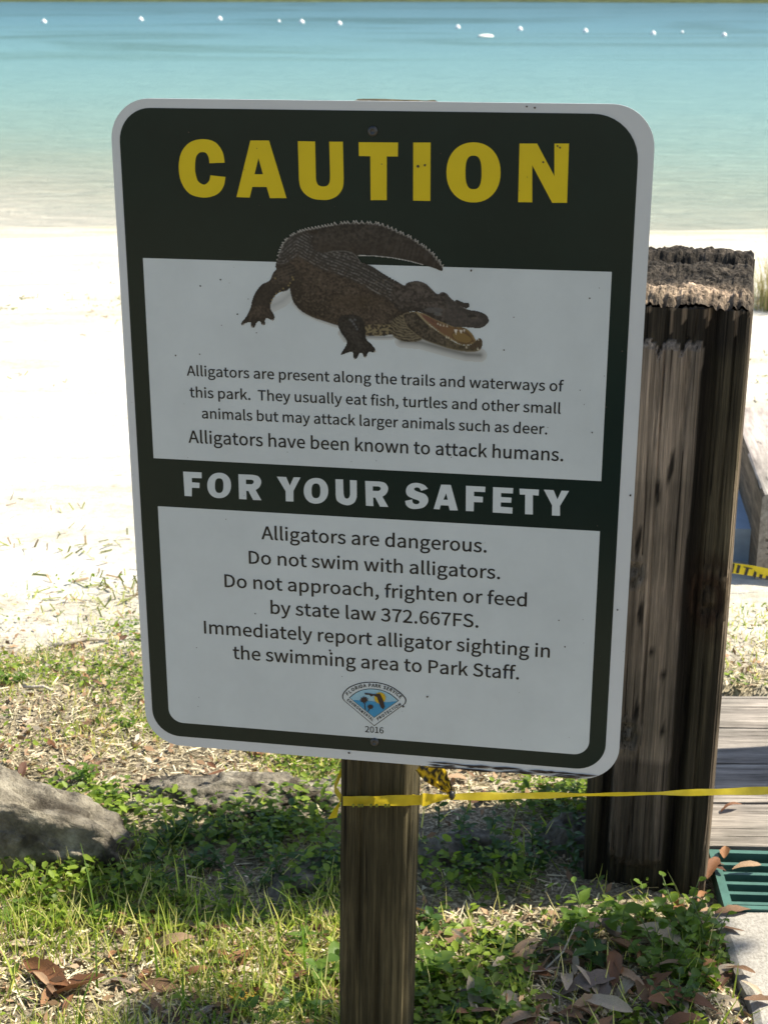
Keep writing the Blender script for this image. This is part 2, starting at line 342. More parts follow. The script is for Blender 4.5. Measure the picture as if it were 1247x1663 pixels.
sub = [
 [T([(68,59),(181,64),(182,100),(121,98),(122,125),(169,128),(168,160),(122,158),(121,211),(77,208)], *C0)],
 [T(sell(289,144,73,78,2.15), *C0), T(sell(289,145,26,45,2.6), *C0)],
 [T(l, *C0) for l in Rr],
 [T([(642,90),(699,92),(722,145),(745,94),(787,95),(744,178),(744,243),(697,241),(696,180)], *C0)],
 [T(sell(882,177,75,79,2.15), *C0), T(sell(882,177,27,45,2.6), *C0)],
 [T([(1001,106),(1048,107)] + cat([(1051,195),(1058,218),(1072,225),(1085,218),(1091,200)]) + [(1090,111),(1132,113)] + cat([(1132,215),(1120,245),(1095,262),(1068,265),(1035,255),(1010,235),(1003,205)]), *C0)],
 [T([(x+777, y+41) for x, y in l], *C0) for l in Rr],
 [T(cat([(348,123),(325,100),(285,88),(250,92),(225,110),(217,138),(228,165),(262,182),(290,192),(298,202),(290,213),(272,214),(258,205),(255,187)]) + cat([(212,195),(220,222),(245,240),(283,243),(325,232),(347,205),(348,178),(330,155),(295,143),(272,133),(266,122),(278,115),(295,118),(308,135)]), *D0)],
 [T([(426,98),(484,100),(526,252),(478,251),(470,223),(424,221),(417,246),(382,243)], *D0), T([(456,150),(466,189),(440,188)], *D0)],
 [T([(574,105),(690,111),(688,143),(622,140),(622,167),(675,171),(674,204),(621,202),(620,257),(573,255)], *D0)],
 [T([(735,113),(855,119),(853,151),(783,148),(783,172),(845,176),(843,206),(781,204),(781,230),(851,235),(850,271),(733,264)], *D0)],
 [T([(892,122),(1008,128),(1006,164),(972,161),(972,276),(925,274),(926,158),(894,157)], *D0)],
 [T([(1037,128),(1095,131),(1118,186),(1142,134),(1187,136),(1133,226),(1133,284),(1085,282),(1086,222)], *D0)]]
for g in sub: poly_mesh('subheading_letter', g, M['white'], .0006)

# body text in the typeface that ships with Blender (humanist sans); built-in font if it is missing
font = None
try:
    fp = os.path.join(bpy.utils.system_resource('DATAFILES', path='fonts'), 'Noto Sans CJK Regular.woff2')
    if os.path.exists(fp): font = bpy.data.fonts.load(fp)
except Exception: font = None
def text_curve(body, extra=0.0):
    cu = bpy.data.curves.new('text', 'FONT'); cu.body = body; cu.resolution_u = 3
    if font: cu.font = font
    cu.offset = extra; return cu
def bounds(cu):
    o = bpy.data.objects.new('tmp', cu); C.objects.link(o); dg = bpy.context.evaluated_depsgraph_get(); dg.update()
    me = bpy.data.meshes.new_from_object(o.evaluated_get(dg)); c = np.array([v.co[:] for v in me.vertices]); bpy.data.objects.remove(o); bpy.data.meshes.remove(me)
    return c.min(0), c.max(0)
bh = bounds(text_curve('H')); CAPH = bh[1][1]
def text_line(body, L, Rt, cap, name='text_line', layer=.0009):
    cu = text_curve(body, .004); lo, hi = bounds(cu); (x0, z0), (x1, z1) = su(*L), su(*Rt)
    base = (z0 + z1) / 2; sx_ = (x1 - x0) / (hi[0] - lo[0]); mx, mz = (L[0]+Rt[0])/2, (L[1]+Rt[1])/2
    sz = (su(mx, mz - cap)[1] - su(mx, mz)[1]) / CAPH
    return flat(name, cu, M['ink'], layer, sign, Matrix(((sx_, 0, 0, x0 - lo[0]*sx_), (0, sz, 0, base), (0, 0, 1, 0), (0, 0, 0, 1))))
for body, L, Rt, cap in [
 ('Alligators are present along the trails and waterways of', (304.2, 611.4), (914.9, 633.6), 16.5),
 ('this park.  They usually eat fish, turtles and other small', (309, 646.2), (910, 669.9), 16.5),
 ('animals but may attack larger animals such as deer.', (328.7, 680), (888.2, 704), 16.5),
 ('Alligators have been known to attack humans.', (306.9, 719.6), (914, 747.3), 20),
 ('Alligators are dangerous.', (425, 876), (790, 895.9), 21),
 ('Do not swim with alligators.', (404.8, 915.5), (811.8, 939.2), 20.5),
 ('Do not approach, frighten or feed', (365.5, 953.1), (854.9, 984), 20.5),
 ('by state law 372.667FS.', (440, 996.8), (776.7, 1018), 20.5),
 ('Immediately report alligator sighting in', (332.3, 1028.7), (892.3, 1066.8), 20.5),
 ('the swimming area to Park Staff.', (379.2, 1070.4), (842.4, 1101.7), 20.5),
 ('2016', (593, 1188.8), (623, 1190.2), 9.6)]:
    text_line(body, L, Rt, cap)

# emblem
E0 = (540, 1090, 8.907)
def flatcol(name, c): return mat_simple(name, c, .35, .4, (20, .95, 1.05, 0, .001))
emb = empty('emblem', (0, 0, 0)); emb.parent = sign
outer = cat([(140,350),(170,290),(250,220),(400,165),(560,150),(720,170),(860,220),(980,300),(1050,370),(1068,420),(1050,470),(1000,505)], n=4) + [(605,790)] + cat([(170,425),(147,392),(140,350)], n=4)[:-1]
inner = cat([(243,375),(330,305),(430,262),(560,245),(700,262),(830,315),(905,370),(962,420)], n=4) + [(605,668)]
def shrink(lp, c, k): return [(c[0] + (x-c[0])*k, c[1] + (y-c[1])*k) for x, y in lp]
poly_mesh('badge_edge', [T(outer, *E0)], M['ink'], .0009, emb)
poly_mesh('badge_field', [T(shrink(outer, (605, 430), .962), *E0)], M['white'], .0012, emb)
poly_mesh('picture_edge', [T(inner, *E0)], M['ink'], .0015, emb)
poly_mesh('picture_sky', [T(shrink(inner, (605, 420), .962), *E0)], flatcol('badge_sky', (.30, .50, .60)), .0018, emb)
poly_mesh('picture_water', [T([(300,408),(420,415),(620,430),(800,440),(935,425),(605,655)], *E0)], flatcol('badge_water', (.04, .27, .50)), .0021, emb)
star = [(690 + (92 if k % 2 else 70) * math.cos(k*math.pi/16), 375 + (92 if k % 2 else 70) * math.sin(k*math.pi/16)) for k in range(32)]
poly_mesh('picture_sun', [T(star, *E0)], flatcol('badge_sun', (.62, .40, .01)), .0024, emb)
brn = flatcol('badge_brown', (.035, .02, .02))
poly_mesh('state_shape', [T([(468,300),(540,308),(600,320),(690,312),(712,350),(742,420),(758,500),(737,542),(700,505),(672,430),(648,362),(600,338),(562,355),(538,330),(475,325)], *E0)], brn, .0027, emb)
for cx_, cy_, r_, tx, ty in ((462, 402, 66, 478, 552), (553, 502, 50, 512, 575)):
    st = [(cx_ + (r_ if k % 2 else r_*.62) * math.cos(k*math.pi/9), cy_ + (r_*.8 if k % 2 else r_*.5) * math.sin(k*math.pi/9)) for k in range(18)]
    poly_mesh('palm_shape', [T(st, *E0)], brn, .0027, emb)
    poly_mesh('palm_stem', [T([(cx_-6, cy_), (cx_+6, cy_), (tx+8, ty), (tx-4, ty)], *E0)], brn, .0028, emb)
def text_path(body, path, h, name):
    pts = [Vector(p) for p in cat(path, n=8)]; d = [0]
    for i in range(1, len(pts)): d.append(d[-1] + (pts[i]-pts[i-1]).length)
    adv = {'I': .45, ' ': .5, 'M': 1.25, 'N': 1.05, 'O': 1.1}; w = [adv.get(c, .9) for c in body]; tot = sum(w); acc = 0; vs = []; fs = []
    for c, wi in zip(body, w):
        s = (acc + wi/2) / tot * d[-1]; acc += wi
        if c == ' ': continue
        i = max(1, next((j for j in range(len(d)) if d[j] >= s), len(d)-1)); p = pts[i-1].lerp(pts[i], (s-d[i-1])/max(1e-6, d[i]-d[i-1])); t = (pts[i]-pts[i-1]).normalized(); up = Vector((t.y, -t.x))
        cu = text_curve(c, .012); o = bpy.data.objects.new('tmp', cu); C.objects.link(o); dg = bpy.context.evaluated_depsgraph_get(); dg.update()
        me = bpy.data.meshes.new_from_object(o.evaluated_get(dg)); bpy.data.objects.remove(o)
        co = [v.co for v in me.vertices]; mx = (min(v.x for v in co) + max(v.x for v in co)) / 2; b = len(vs); k = h / CAPH
        for v in co:
            q = p + t * (v.x - mx) * k + up * (v.y * k); a_, b_ = su(E0[0] + q.x/E0[2], E0[1] + q.y/E0[2]); vs.append((a_, -.0016, b_))
        fs += [tuple(b + i for i in f.vertices) for f in me.polygons]; bpy.data.meshes.remove(me)
    link(name, mesh(name, vs, fs), M['ink'], emb)
text_path('FLORIDA PARK SERVICE', [(215,350),(330,265),(450,228),(560,220),(690,235),(820,275),(915,330),(985,395)], 46, 'badge_lettering')
text_path('ENVIRONMENTAL', [(205,415),(330,515),(470,628),(585,722)], 36, 'badge_lettering')
text_path('PROTECTION', [(655,708),(780,625),(900,545),(1003,480)], 40, 'badge_lettering')

# alligator picture: a print, painted cell by cell in the sheet's own plane
def gator():
    G0 = (370, 330, 2.711); st = 2.6
    gx = np.arange(50, 1190, st); gy = np.arange(70, 715, st); X, Y = np.meshgrid(gx, gy)
    def inside(P):
        P = np.array(P, float); r = np.zeros(X.shape, bool); j = len(P) - 1
        for i in range(len(P)):
            (x1, y1), (x2, y2) = P[i], P[j]
            c = ((y1 > Y) != (y2 > Y)) & (X < (x2-x1)*(Y-y1)/(y2-y1+1e-9)+x1); r ^= c; j = i
        return r
    def dist(P, closed=True):
        P = np.array(P, float); m = np.full(X.shape, 1e9); n = len(P)
        for i in range(n if closed else n-1):
            a, b = P[i], P[(i+1) % n]; ab = b-a; t = np.clip(((X-a[0])*ab[0]+(Y-a[1])*ab[1])/(ab@ab+1e-9), 0, 1)
            m = np.minimum(m, np.hypot(X-a[0]-t*ab[0], Y-a[1]-t*ab[1]))
        return m
    r2 = np.random.default_rng(3)
    def vnoise(sx, sy, ang=0):
        ca, sa = math.cos(ang), math.sin(ang); U = (X*ca+Y*sa)/sx; Vv = (-X*sa+Y*ca)/sy; g = r2.random((128, 128))
        iu = np.floor(U).astype(int); iv = np.floor(Vv).astype(int); fu = U-iu; fv = Vv-iv; fu = fu*fu*(3-2*fu); fv = fv*fv*(3-2*fv)
        q = lambda a, b: g[a % 128, b % 128]
        return (q(iu, iv)*(1-fu)+q(iu+1, iv)*fu)*(1-fv) + (q(iu, iv+1)*(1-fu)+q(iu+1, iv+1)*fu)*fv
    col = np.zeros(X.shape + (3,)); mask = np.zeros(X.shape, bool)
    white = np.array([.60, .645, .655])
    def put(m, c, a=1.0):
        nonlocal col, mask
        c = np.broadcast_to(np.asarray(c, float), X.shape+(3,)); a = np.broadcast_to(np.asarray(a, float), X.shape)[..., None]
        a = np.where(m[..., None], a, 0); base = np.where(mask[..., None], col, white); col = base*(1-a)+c*a; mask = mask | (m & (a[..., 0] > 0.02))
    # soft shadows printed on the white ground (only over the white field)
    below = Y > 262 + (X-0)*.024
    def soft(P, w, k, tint=(1, 1, 1)):
        d = dist(P, False); a = k*np.clip(1-d/w, 0, 1)**1.5; put(below & (a > .03), white*np.array(tint)*.25, a)
    soft([(765, 605), (850, 612), (950, 640), (1050, 665), (1110, 668)], 34, .75, (1, .95, .85))
    soft([(600, 586), (680, 590), (730, 588)], 14, .6)
    soft([(200, 450), (240, 430), (275, 400)], 34, .35, (.9, 1, 1.1)); soft([(498, 570), (520, 600)], 16, .45)
    soft([(290, 440), (330, 480), (400, 512), (480, 540)], 10, .3)
    K = 3.3   # reflectance scale
    def shade(P, base, hi, w, ang, cell=9, amp=.5, light=(-.3, -1)):
        m = inside(P); d = dist(P); vol = np.clip(d/w, 0, 1)
        n1 = vnoise(cell*1.1, cell*.9, ang); n2 = vnoise(cell*.45, cell*.45, ang+.5); n3 = vnoise(60, 40)
        n4 = vnoise(5, 4, ang+.9); f = np.clip(.10+.34*vol+1.9*amp*(n1-.5)+1.6*amp*(n4-.5)+.8*amp*(n2-.5)+.35*(n3-.5), 0, 1.4)[..., None]
        put(m, np.array(base)*.7*(1-f)+np.array(hi)*1.5*f); return m, d
    tail = cat([(216,290),(222,240),(236,200),(248,172),(270,148),(310,127),(360,112),(420,102),(470,94),(540,87),(600,87),(660,92),(700,104),(745,124),(800,150),(850,182),(890,212),(920,245),(945,278),(941,297),(915,288),(860,270),(780,248),(720,238),(640,230),(575,230),(520,300),(300,320)], True, 4)
    for i in range(0, len(tail), 1): pass
    m, d = shade(tail, (.035, .028, .022), (.075, .060, .048), 40, .1, 11, .4)
    # banding and lower brown
    put(m & (Y > 160) & (X > 380), (.045, .030, .020), .55*np.clip((Y-150)/60, 0, 1))
    tx = vnoise(9, 60, .25); put(m & (X > 560) & (d > 5), (.11, .095, .085), .35*(tx > .62)*np.clip((X-560)/60, 0, 1))
    # lit saw-toothed crest
    crest = cat([(222,262),(226,225),(238,196),(250,170),(285,140),(330,120),(400,105),(470,93),(540,86),(600,86),(660,92),(700,104),(745,124),(800,150),(850,182),(890,212),(920,245),(945,278)], False, 5)
    cr = np.array(crest); L = np.concatenate([[0], np.cumsum(np.hypot(*np.diff(cr, axis=0).T))])
    k = 0; s = 12
    while s < L[-1]-4:
        i = min(len(cr)-2, np.searchsorted(L, s)); p = cr[i]; t = cr[i+1]-cr[i-1]; t = t/np.hypot(*t); nrm = np.array([t[1], -t[0]])
        sz = 10 if s < 330 else 15
        if s > L[-1]-190: sz = 12
        tri = [tuple(p-t*sz*.75-nrm*6), tuple(p+nrm*sz*.55+t*sz*.1), tuple(p+t*sz*.75-nrm*4)]
        mm = inside(tri); put(mm, (.06, .05, .045)); dd = dist([tri[0], tri[1], tri[2]], False); put(mm & (dd < 3.0), (.42, .41, .38), .85)
        put((dist([tri[1], tri[2]], False) < 2.4), (.40, .39, .36), .75); s += sz*1.28
    dcr = dist([(575,230),(640,231),(720,239),(800,254),(860,270)], False); put(dcr < 1.9, (.40, .38, .33), .5)
    body = cat([(216,290),(222,245),(236,205),(262,160),(315,130),(400,118),(372,150),(368,180),(385,205),(420,216),(470,209),(510,209),(548,217),(572,238),(592,264),(625,272),(655,290),(700,320),(740,345),(775,362),(830,420),(800,480),(760,520),(790,560),(850,600),(800,610),(755,600),(722,578),(680,584),(610,582),(560,560),(485,538),(430,520),(370,500),(320,470),(288,430),(275,380),(262,330)], True, 4)
    m, d = shade(body, (.040, .026, .016), (.105, .075, .050), 70, .35, 7, .45)
    # grey ridged back
    ridge = [(235,215),(300,165),(350,190),(430,235),(520,265),(600,300),(680,345),(760,390)]
    dr = dist(ridge, False); rows = .5+.5*np.sin(dr*.50+vnoise(25, 18)*3.2); bl = vnoise(7, 7, .5)**1.3*1.3
    put(m & (dr < 62), (.070, .070, .070), np.clip(1-dr/62, 0, 1)**.5*.75)
    put(m & (dr < 56) & (rows > .62), (.30, .29, .28), .8*np.clip(bl*1.6-.45, 0, 1)); put(m & (dr < 58) & (rows < .3), (.03, .025, .022), .6)
    seg = .5+.5*np.sin((X*.85+Y*.5)*.52+vnoise(20, 20)*3); put(m & (dr < 50) & (seg < .22), (.03, .025, .022), .5)
    put(m & (d < 3.2) & (Y < 275) & (X > 440), (.24, .24, .22), .8)
    for p in ((470,228),(492,230),(512,232),(530,236)): put(np.hypot(X-p[0], Y-p[1]) < 5, (.2, .2, .19), .8)
    # edge bumps along the back of the neck
    for i in range(15):
        p = (600+i*12.5, 268+i*6.9+(i > 2)*2); put(np.hypot(X-p[0], (Y-p[1])*1.1) < 6.5, (.05, .042, .04))
    # flank: brown centre, darker belly with pale flecks
    put(m & (Y > 400) & (X > 430) & (X < 700), (.095, .062, .026), .5*np.clip(1-np.hypot((X-570)/150, (Y-430)/60), 0, 1))
    put(m & (X < 330) & (Y > 300), (.03, .022, .016), .45)
    dots = vnoise(7, 7); put(m & (dots > .86) & (Y > 330) & (d > 8), (.26, .21, .14), .5)
    dots = vnoise(8, 6); strip = m & (X > 590) & (X < 720) & (Y > 535); put(strip & (dots > .45), (.42, .34, .15), .75); put(strip & (dots < .3), (.05, .035, .02), .7)
    put(m & (d < 9) & (Y > 480) & (X < 560), (.14, .095, .05), .4)
    # legs
    rear = cat([(216,290),(240,268),(268,263),(292,272),(300,305),(292,345),(265,382),(230,391),(205,412),(191,440),(190,465),(205,492),(204,514),(190,512),(172,505),(164,518),(166,534),(152,536),(142,518),(128,525),(118,546),(103,543),(103,524),(84,526),(64,536),(62,524),(85,495),(103,455),(108,430),(122,395),(150,358),(185,340),(200,308)], True, 3)
    m, d = shade(rear, (.035, .026, .02), (.10, .072, .05), 30, .8, 7, .35); put(m & (Y > 355) & (Y < 450), (.022, .018, .016), .55)
    bands = .5+.5*np.sin((X*.3+Y*.9)*.5); put(m & (Y < 345) & (bands > .8), (.15, .12, .09), .5)
    for p in ((285,325),(289,335),(275,350),(245,375),(230,388),(215,398),(205,410),(196,425),(190,440),(268,362),(210,330)): put(np.hypot(X-p[0], Y-p[1]) < 4, (.42, .32, .10), .8)
    for p in ((108,543),(157,534),(199,514),(72,533)): put(np.hypot(X-p[0], Y-p[1]) < 4, (.5, .47, .42), .8)
    front = cat([(490,505),(520,490),(575,495),(600,520),(606,560),(610,598),(628,616),(648,640),(645,655),(620,655),(611,672),(600,677),(594,662),(580,660),(570,680),(556,685),(552,660),(544,653),(520,660),(497,666),(520,628),(524,605),(500,570),(486,538)], True, 3)
    m, d = shade(front, (.018, .016, .015), (.06, .052, .046), 26, .9, 7, .4)
    for p in ((548,520),(556,532),(565,543),(570,554),(560,512),(540,512)): put(np.hypot((X-p[0]), (Y-p[1])) < 5, (.20, .22, .24), .7)
    for p in ((558,684),(606,676),(648,652)): put(np.hypot(X-p[0], Y-p[1]) < 3.5, (.5, .47, .42), .8)
    # throat
    thr = cat([(722,520),(770,490),(800,520),(830,570),(855,600),(800,610),(755,602),(722,575)], True, 4)
    m, d = shade(thr, (.06, .045, .025), (.16, .13, .075), 30, .5, 8, .5); arc = .5+.5*np.sin(np.hypot(X-800, Y-450)*.55+vnoise(14, 14)*4); put(m & (arc > .72), (.36, .30, .17), .75)
    # lower jaw, mouth, upper jaw
    lj = cat([(770,492),(800,479),(835,481),(870,520),(920,560),(970,590),(1010,617),(1060,625),(1090,606),(1108,594),(1119,606),(1116,636),(1095,652),(1040,652),(980,641),(920,622),(860,600),(820,572),(785,540)], True, 4)
    m, d = shade(lj, (.05, .038, .024), (.14, .11, .07), 22, .6, 7, .5); put(m & (d < 4), (.36, .29, .15), .7); put(m & (Y > 600) & (X > 960), (.30, .24, .10), .5*vnoise(7, 7))
    put(m & (X > 1065) & (Y < 640), (.09, .045, .02), .6)
    mo = cat([(828,480),(850,482),(880,492),(920,512),(960,530),(1000,541),(1040,548),(1068,566),(1085,592),(1090,606),(1066,622),(1030,622),(995,606),(955,585),(915,555),(870,518)], True, 4)
    m = inside(mo); d = dist(mo); f = np.clip((X-870)/160, 0, 1)[..., None]; put(m, np.array((.25, .095, .06))*(1-f)+np.array((.30, .17, .035))*f)
    put(m & (d < 5), (.42, .33, .13), .75); put(m & (vnoise(22, 10, .6) > .62), (.12, .05, .02), .5)
    tong = cat([(985,575),(1010,562),(1045,570),(1072,592),(1075,608),(1050,618),(1015,610),(992,595)], True, 4); mt = inside(tong); put(mt, (.34, .21, .04)); put(mt & (dist(tong) < 4), (.12, .06, .02), .8)
    put(inside(cat([(828,480),(845,484),(875,520),(905,552),(885,540),(850,505)], True, 3)), (.42, .33, .16), .9)
    uj = cat([(735,345),(775,362),(790,350),(830,342),(865,350),(890,370),(915,395),(935,400),(950,392),(966,400),(978,415),(1000,432),(1040,460),(1065,470),(1100,475),(1135,490),(1148,515),(1140,532),(1110,549),(1060,546),(1010,545),(985,540),(955,528),(910,510),(870,488),(830,476),(790,476),(750,470),(720,420)], True, 4)
    m, d = shade(uj, (.045, .036, .03), (.13, .105, .09), 32, .6, 9, .4)
    put(m & (X > 960), (.095, .085, .08), .5); put(m & (d < 4) & (Y < 470) & (X > 780), (.20, .18, .165), .6)
    def spot(x, y, rx, ry, c, a=.8): put(((X-x)/rx)**2+((Y-y)/ry)**2 < 1, c, a)
    spot(905, 470, 42, 12, (.17, .17, .17), .6); spot(925, 487, 18, 8, (.24, .25, .25), .5); spot(1075, 497, 20, 7, (.02, .018, .016)); spot(1085, 505, 16, 4, (.22, .19, .13), .5)
    spot(880, 425, 60, 10, (.03, .024, .02), .6); spot(945, 400, 13, 9, (.03, .026, .024)); spot(940, 396, 7, 4, (.16, .14, .13), .6); spot(830, 352, 30, 6, (.17, .15, .12), .5); spot(850, 380, 22, 5, (.16, .13, .10), .5); spot(790, 440, 40, 8, (.03, .022, .016), .5)
    put(inside([(1008,424),(1040,438),(1060,438),(1064,456),(1048,463),(1012,446),(1002,436)]), (.06, .048, .042)); spot(1006, 430, 5, 5, (.03, .025, .02))
    for x, y, w, h in ((1003,570,8,-20),(1026,568,7,-15),(1040,562,5,-12)): put(inside([(x-w, y+h+4), (x+w, y+h+4), (x+1, y+8)]), (.72, .68, .58))
    for x, y in ((962,588),(972,592),(984,600),(936,534),(950,538),(965,540),(1050,633),(1103,600),(1100,640),(925,530)): put(inside([(x-4, y+5), (x+4, y+5), (x, y-8)]), (.62, .57, .42))
    # cells -> quads
    H, Wd = X.shape; idx = -np.ones((H+1, Wd+1), int); rows, cols = np.nonzero(mask)
    need = np.zeros((H+1, Wd+1), bool)
    for a_, b_ in ((0, 0), (1, 0), (0, 1), (1, 1)): need[rows+a_, cols+b_] = True
    jj, ii = np.nonzero(need); idx[jj, ii] = np.arange(len(jj))
    pts = [su(G0[0]+(50+(i-.5)*st)/G0[2], G0[1]+(70+(j-.5)*st)/G0[2]) for j, i in zip(jj, ii)]
    V = np.array([(a_, -.0009, b_) for a_, b_ in pts])
    cp_ = np.zeros((H+1, Wd+1, 3)); ct = np.zeros((H+1, Wd+1))
    for a_, b_ in ((0, 0), (1, 0), (0, 1), (1, 1)):
        np.add.at(cp_, (rows+a_, cols+b_), col[rows, cols]); np.add.at(ct, (rows+a_, cols+b_), 1)
    colv = cp_[jj, ii]/ct[jj, ii][:, None]; gl = colv.mean(1, keepdims=True); dk = np.clip((.5-gl)/.3, 0, 1); colv = colv*(1-.30*dk); gl = colv.mean(1, keepdims=True); colv = colv*np.array([.72, .68, .64]) + gl*.17
    Q = np.stack([idx[rows, cols], idx[rows+1, cols], idx[rows+1, cols+1], idx[rows, cols+1]], 1)
    link('alligator_picture', npmesh('alligator_picture', V, Q, colv), M['print'], sign)
gator()

# dirt specks and the scrape along the bottom edge of the sheet
sv = []; sf = []
def speck(x, y, r, kx=1.0):
    c = su(x, y); b = len(sv); n = 7; rr = r * 1.8 / F
    for k in range(n): sv.append((c[0] + rr*kx*math.cos(k*6.283/n)*random.uniform(.7, 1.2), -.0012, c[1] + rr*math.sin(k*6.283/n)*random.uniform(.7, 1.2)))
    sf.append(tuple(range(b, b+n))[::-1])
for x, y, r in [(359,454,1.6),(326,464,1.4),(386,510,1.5),(417,540,1),(286,577,1.7),(325,575,1.2),(765,439,1.7),(957,484,1.4),(818,568,1.4),(834,515,1),(961,702,1.3),(1023,804,2),(1002,990,1.6),(1010,570,1.2),(689,540,1),(694,1131,1.8),(655,1147,2),(917,1050,1.6),(907,1007,1.3),(567,1222,2),(415,996,1.2),(536,1056,2),(606,1087,1.4),(690,268,2),(679,270,2.4),(905,237,1.5),(909,240,1.5),(882,263,1.6),(716,249,1),(868,175,1.6),(855,173,1.4),(505,1,0)] + [(random.uniform(200, 1020), random.uniform(200, 1230), random.uniform(.4, .9)) for _ in range(60)]:
    if r: speck(x, y, r)
for k in range(90):   # scrape: thin slanting scratches
    t = random.random() ** 1.3; x = 690 + 290 * t; y = 1247 + .072 * (x - 690) + random.uniform(-11, 6) * (1 if t < .75 else .8); L = random.uniform(10, 60)
    w = random.uniform(.5, 1.6); y2 = y + L * random.uniform(.03, .12)
    if x + L > 985 or y2 + w > 1237.5 + (x + L - 600) * .0836: continue
    b = len(sv)
    for q in ((x, y), (x + L*.5, (y+y2)/2 - w), (x + L, y2), (x + L*.5, (y+y2)/2 + w)): c = su(*q); sv.append((c[0], -.0012, c[1]))
    sf.append((b, b+1, b+2, b+3))
for y in (640, 700): pass
link('dirt_marks', mesh('dirt_marks', sv, sf), mat_simple('dirt', (.07, .055, .045), .9, .1, (90, .5, 1.8, 0, .001)), sign)['kind'] = 'stuff'
for x, y in ((605.5, 213), (608.5, 1204.5)):
    c = su(x, y); V = []; Fc = []; n = 16; prof = [(.0058, 0), (.0056, .0012), (.0044, .0026), (.0024, .0031), (.0022, .0018), (.0001, .0018)]
    for r_, h in prof: V += [(r_*math.cos(k*6.2832/n), -h, r_*math.sin(k*6.2832/n)) for k in range(n)]
    for i in range(len(prof)-1): Fc += [(i*n+k, i*n+(k+1) % n, (i+1)*n+(k+1) % n, (i+1)*n+k) for k in range(n)]
    s = link('screw', mesh('screw', V, Fc, True), M['steel'], sign); s.location = (c[0], -.0005, c[1])

# ------------------------------------------------------------------ sign post (square, weathered)
def square_post(name, w, d, z0, z1, disp, nper=20, dz=.012, r=.006, mat=None):
    """post with displaced faces; local x along the face, y into depth; disp(s,t,z)->outward metres"""
    ring = []
    def side(ax, ay, bx, by, n):
        for k in range(n): ring.append((ax + (bx-ax)*k/n, ay + (by-ay)*k/n))
    nw, nd = nper, max(6, int(nper*d/w))
    side(-w/2, 0, w/2, 0, nw); side(w/2, 0, w/2, d, nd); side(w/2, d, -w/2, d, nw); side(-w/2, d, -w/2, 0, nd)
    return ring
psp = empty('tmp', (0, 0, 0)); bpy.data.objects.remove(psp)
def build_sign_post():
    w = .089; n = 36; ring = []
    for (ax, ay, bx, by, nx_, ny_) in ((-.5, 0, .5, 0, 0, -1), (.5, 0, .5, 1, 1, 0), (.5, 1, -.5, 1, 0, 1), (-.5, 1, -.5, 0, -1, 0)):
        for k in range(n): ring.append((w*(ax+(bx-ax)*k/n), w*(ay+(by-ay)*k/n), nx_, ny_, k/n))
    zt = SH + .4850 - .0035; zs = np.arange(-.35, .55, .006).tolist() + np.arange(.55, zt, .02).tolist() + [zt]
    V = []; Fc = []; m = len(ring)
    for z in zs:
        for (x, y, nx_, ny_, u) in ring:
            e = min(u, 1-u)*w; rd = -(.005 - min(.005, e))*.9   # eased arrises
            crack = noise.noise(Vector((x*55+3, y*55, z*1.3))); cr2 = noise.noise(Vector((x*140, y*140, z*2.5+7))); d_ = rd + .0012*noise.noise(Vector((x*120, y*120, z*5))) - (.005*max(0, crack-.22)/.3) - .0025*max(0, cr2-.2)/.3
            x_, y_ = x + nx_*d_, y + ny_*d_
            if e < .005: x_ -= math.copysign(.0015*(1-e/.005), x); y_ += .0015*(1-e/.005)*(1 if y < w/2 else -1)
            V.append((x_, y_, z + (.002*noise.noise(Vector((x*90, y*90, 1))) if z == zt else 0)))
    for j in range(len(zs)-1):
        for i in range(m): Fc.append((j*m+i, j*m+(i+1) % m, (j+1)*m+(i+1) % m, (j+1)*m+i))
    b = (len(zs)-1)*m; Fc.append(tuple(range(b, b+m)))
    return mesh('sign_post', [(x*1.04+.0015, y*1.1, z) for x, y, z in V], Fc)
pp = atY(612, 900, 1.703)
post = link('sign_post', build_sign_post(), M['signpost']); tag(post, 'square dark greenish wooden post carrying the caution sign', 'post')
spos = sign.location + sr * (-.001) - sn * .0035
post.location = (spos.x, spos.y, 0); post.rotation_euler = (0, R(.9), YAW)
post.location.x -= .010
